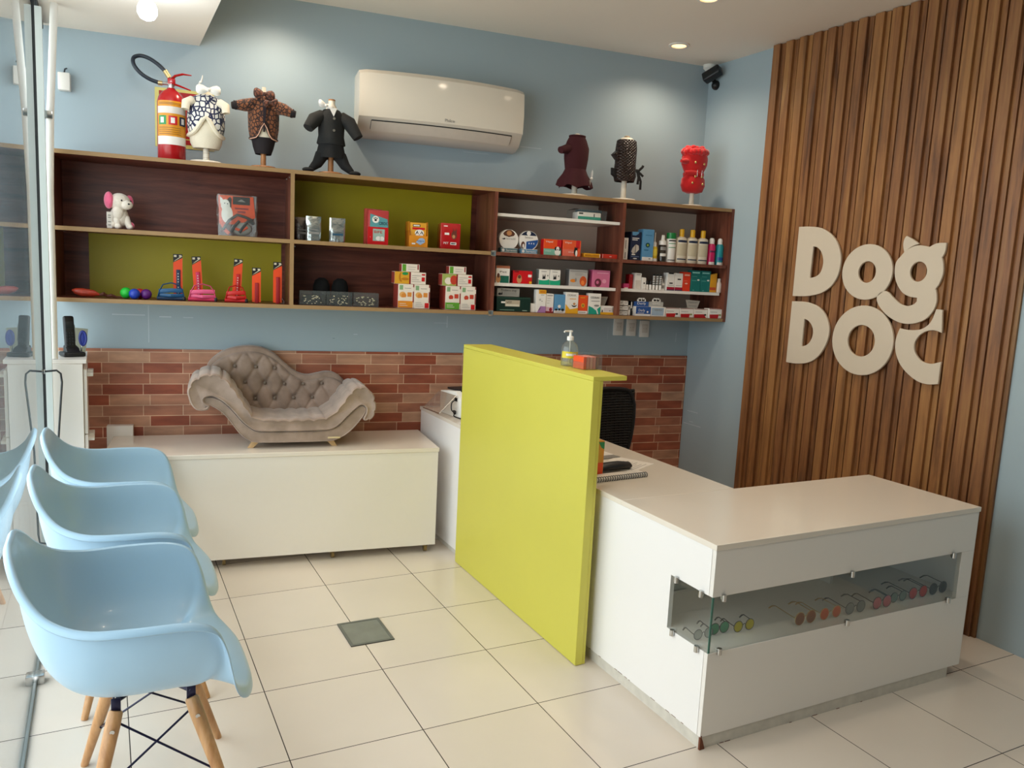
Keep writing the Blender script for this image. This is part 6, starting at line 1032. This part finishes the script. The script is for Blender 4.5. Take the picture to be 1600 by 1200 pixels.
t = thing('paper_sheets', 'white sheet and grey folder further back on the counter', 'paper', (-1.50, -1.12, ZD), 0.1)
MB(white).box(-0.12, 0.10, -0.10, 0.12, 0, 0.0012).build('sheet', t); MB(grey).box(-0.15, 0.09, -0.14, -0.09, 0.0013, 0.004).build('folder', t)
# printer at the back of the counter
t = thing('receipt_printer', 'white desktop printer with black cables and raised clear cover behind the green screen', 'printer', (-1.79, -0.16, 0.7375), 0.1)
mb = MB(whitep).prism([(-0.10, 0), (0.16, 0), (0.16, 0.13), (-0.02, 0.15), (-0.09, 0.11)], -0.015, 0.30, 'x', 0.008); mb.build('body', t)
MB(blackp).box(0.02, 0.27, -0.03, 0.14, 0.140, 0.152, 0.004).box(-0.018, -0.012, -0.05, -0.02, 0.095, 0.115).box(-0.018, -0.012, -0.04, -0.01, 0.02, 0.04).build('black_lid', t)
mb = MB(glass_mat('clear_cover', '#efe8e2', 0.05, 0.02, 0.15, '#cdbfb2')); mb.T = Matrix.Translation((-0.03, 0.02, 0.13)) @ Matrix.Rotation(-0.75, 4, 'Y') ; mb.box(-0.14, 0.0, -0.08, 0.12, 0, 0.003); mb.m(chrome).tube([(-0.14, -0.08, 0.0), (0.0, -0.08, 0.0)], 0.003, 6).tube([(-0.14, -0.08, 0.0), (-0.14, 0.12, 0.0)], 0.003, 6); mb.build('clear_cover', t)
mb = MB(blackp); mb.tube([tuple(p) for p in catmull([(-0.016, -0.035, 0.105), (-0.05, -0.05, 0.09), (-0.055, -0.06, 0.05), (-0.03, -0.06, 0.035), (-0.016, -0.03, 0.03)], 5, False)], 0.0035, 8).tube([tuple(p) for p in catmull([(-0.016, -0.03, 0.025), (-0.035, -0.06, 0.012), (0.0, -0.14, 0.005), (0.05, -0.2, 0.004)], 5, False)], 0.0035, 8); mb.build('cable', t)
# ------------------------------------------------------------ sunglasses in the display
def shades(label, xa, xb, yf, col, framec, r=0.0215, al=0.11, cat_='glasses'):
    cx = (xa + xb) / 2; hw = (xb - xa) / 2
    t = thing('pet_sunglasses', label, 'sunglasses', (cx, yf, 0.3450), 0, 'small pet sunglasses in the display')
    r = min(r, hw * 0.93)
    for sx in (-1, 1):
        MB(col).lathe([(r * 0.96, -0.0006), (r * 0.96, 0.0006)], 24).build('lens', t).matrix_local = Matrix.Translation((hw * sx, 0, r + 0.001)) @ Matrix.Rotation(PI / 2, 4, 'X')
    mb = MB(framec)
    for sx in (-1, 1): mb.tube([(hw * sx + r * math.cos(a * PI / 12), 0, r + 0.0015 + r * math.sin(a * PI / 12)) for a in range(25)], 0.0014, 6, False)
    mb.tube([(-hw + r, 0, r * 1.2), (0, -0.002, r * 1.5), (hw - r, 0, r * 1.2)], 0.0013, 6); mb.build('frame', t)
    for sx in (-1, 1): MB(framec).tube([(sx * (hw + r), 0, r * 1.3), (sx * (hw + r + 0.001), 0.01, r * 1.35), (sx * (hw + r), al * 0.75, r * 1.6), (sx * (hw + r - 0.001), al * 0.88, r * 1.3), (sx * (hw + r - 0.002), al, r * 0.7)], [0.0015, 0.0016, 0.0018, 0.0028, 0.0025], 6).build('temple', t)
def lensm(h, o=0.55): return glass_mat('lens_' + h[1:], h, 0.0, 0.02, min(1, o + 0.25), h)
gold = mat('#b89a64', 0.3, 0.8, name='gold_wire')
shades('tiny clear-lens glasses in the left corner of the display', -1.772, -1.725, -2.30, lensm('#d8dcd8', 0.1), darkm, 0.018, 0.06)
shades('small green-lens round sunglasses near the glass corner', -1.690, -1.645, -2.29, lensm('#4fae86'), darkm, 0.0205, 0.07)
shades('small yellow-lens round sunglasses right of the green pair', -1.594, -1.540, -2.305, lensm('#d8c828'), darkm, 0.02, 0.07)
shades('brown-lens sunglasses with thin gold frame', -1.335, -1.278, -2.345, lensm('#8a4a24', 0.7), gold, 0.024, 0.13)
shades('orange-lens round sunglasses right of the brown pair', -1.208, -1.144, -2.345, lensm('#e0683a', 0.6), gold, 0.0225, 0.12)
shades('grey-lens round sunglasses between the orange and pink pairs', -1.072, -1.011, -2.345, lensm('#8f938f', 0.5), darkm, 0.0225, 0.11)
shades('pink-lens round sunglasses right of the grey pair', -0.925, -0.868, -2.350, lensm('#d8707c', 0.5), darkm, 0.024, 0.10)
shades('pale green-lens round sunglasses between the pink and red ones', -0.800, -0.747, -2.330, lensm('#9aa89a', 0.4), darkm, 0.020, 0.09)
shades('red-lens sunglasses with a black frame', -0.693, -0.630, -2.335, lensm('#c0281e', 0.75), blackp, 0.024, 0.13)
shades('black-lens round sunglasses at the right end', -0.566, -0.505, -2.335, lensm('#2a2c2a', 0.8), blackp, 0.024, 0.12)
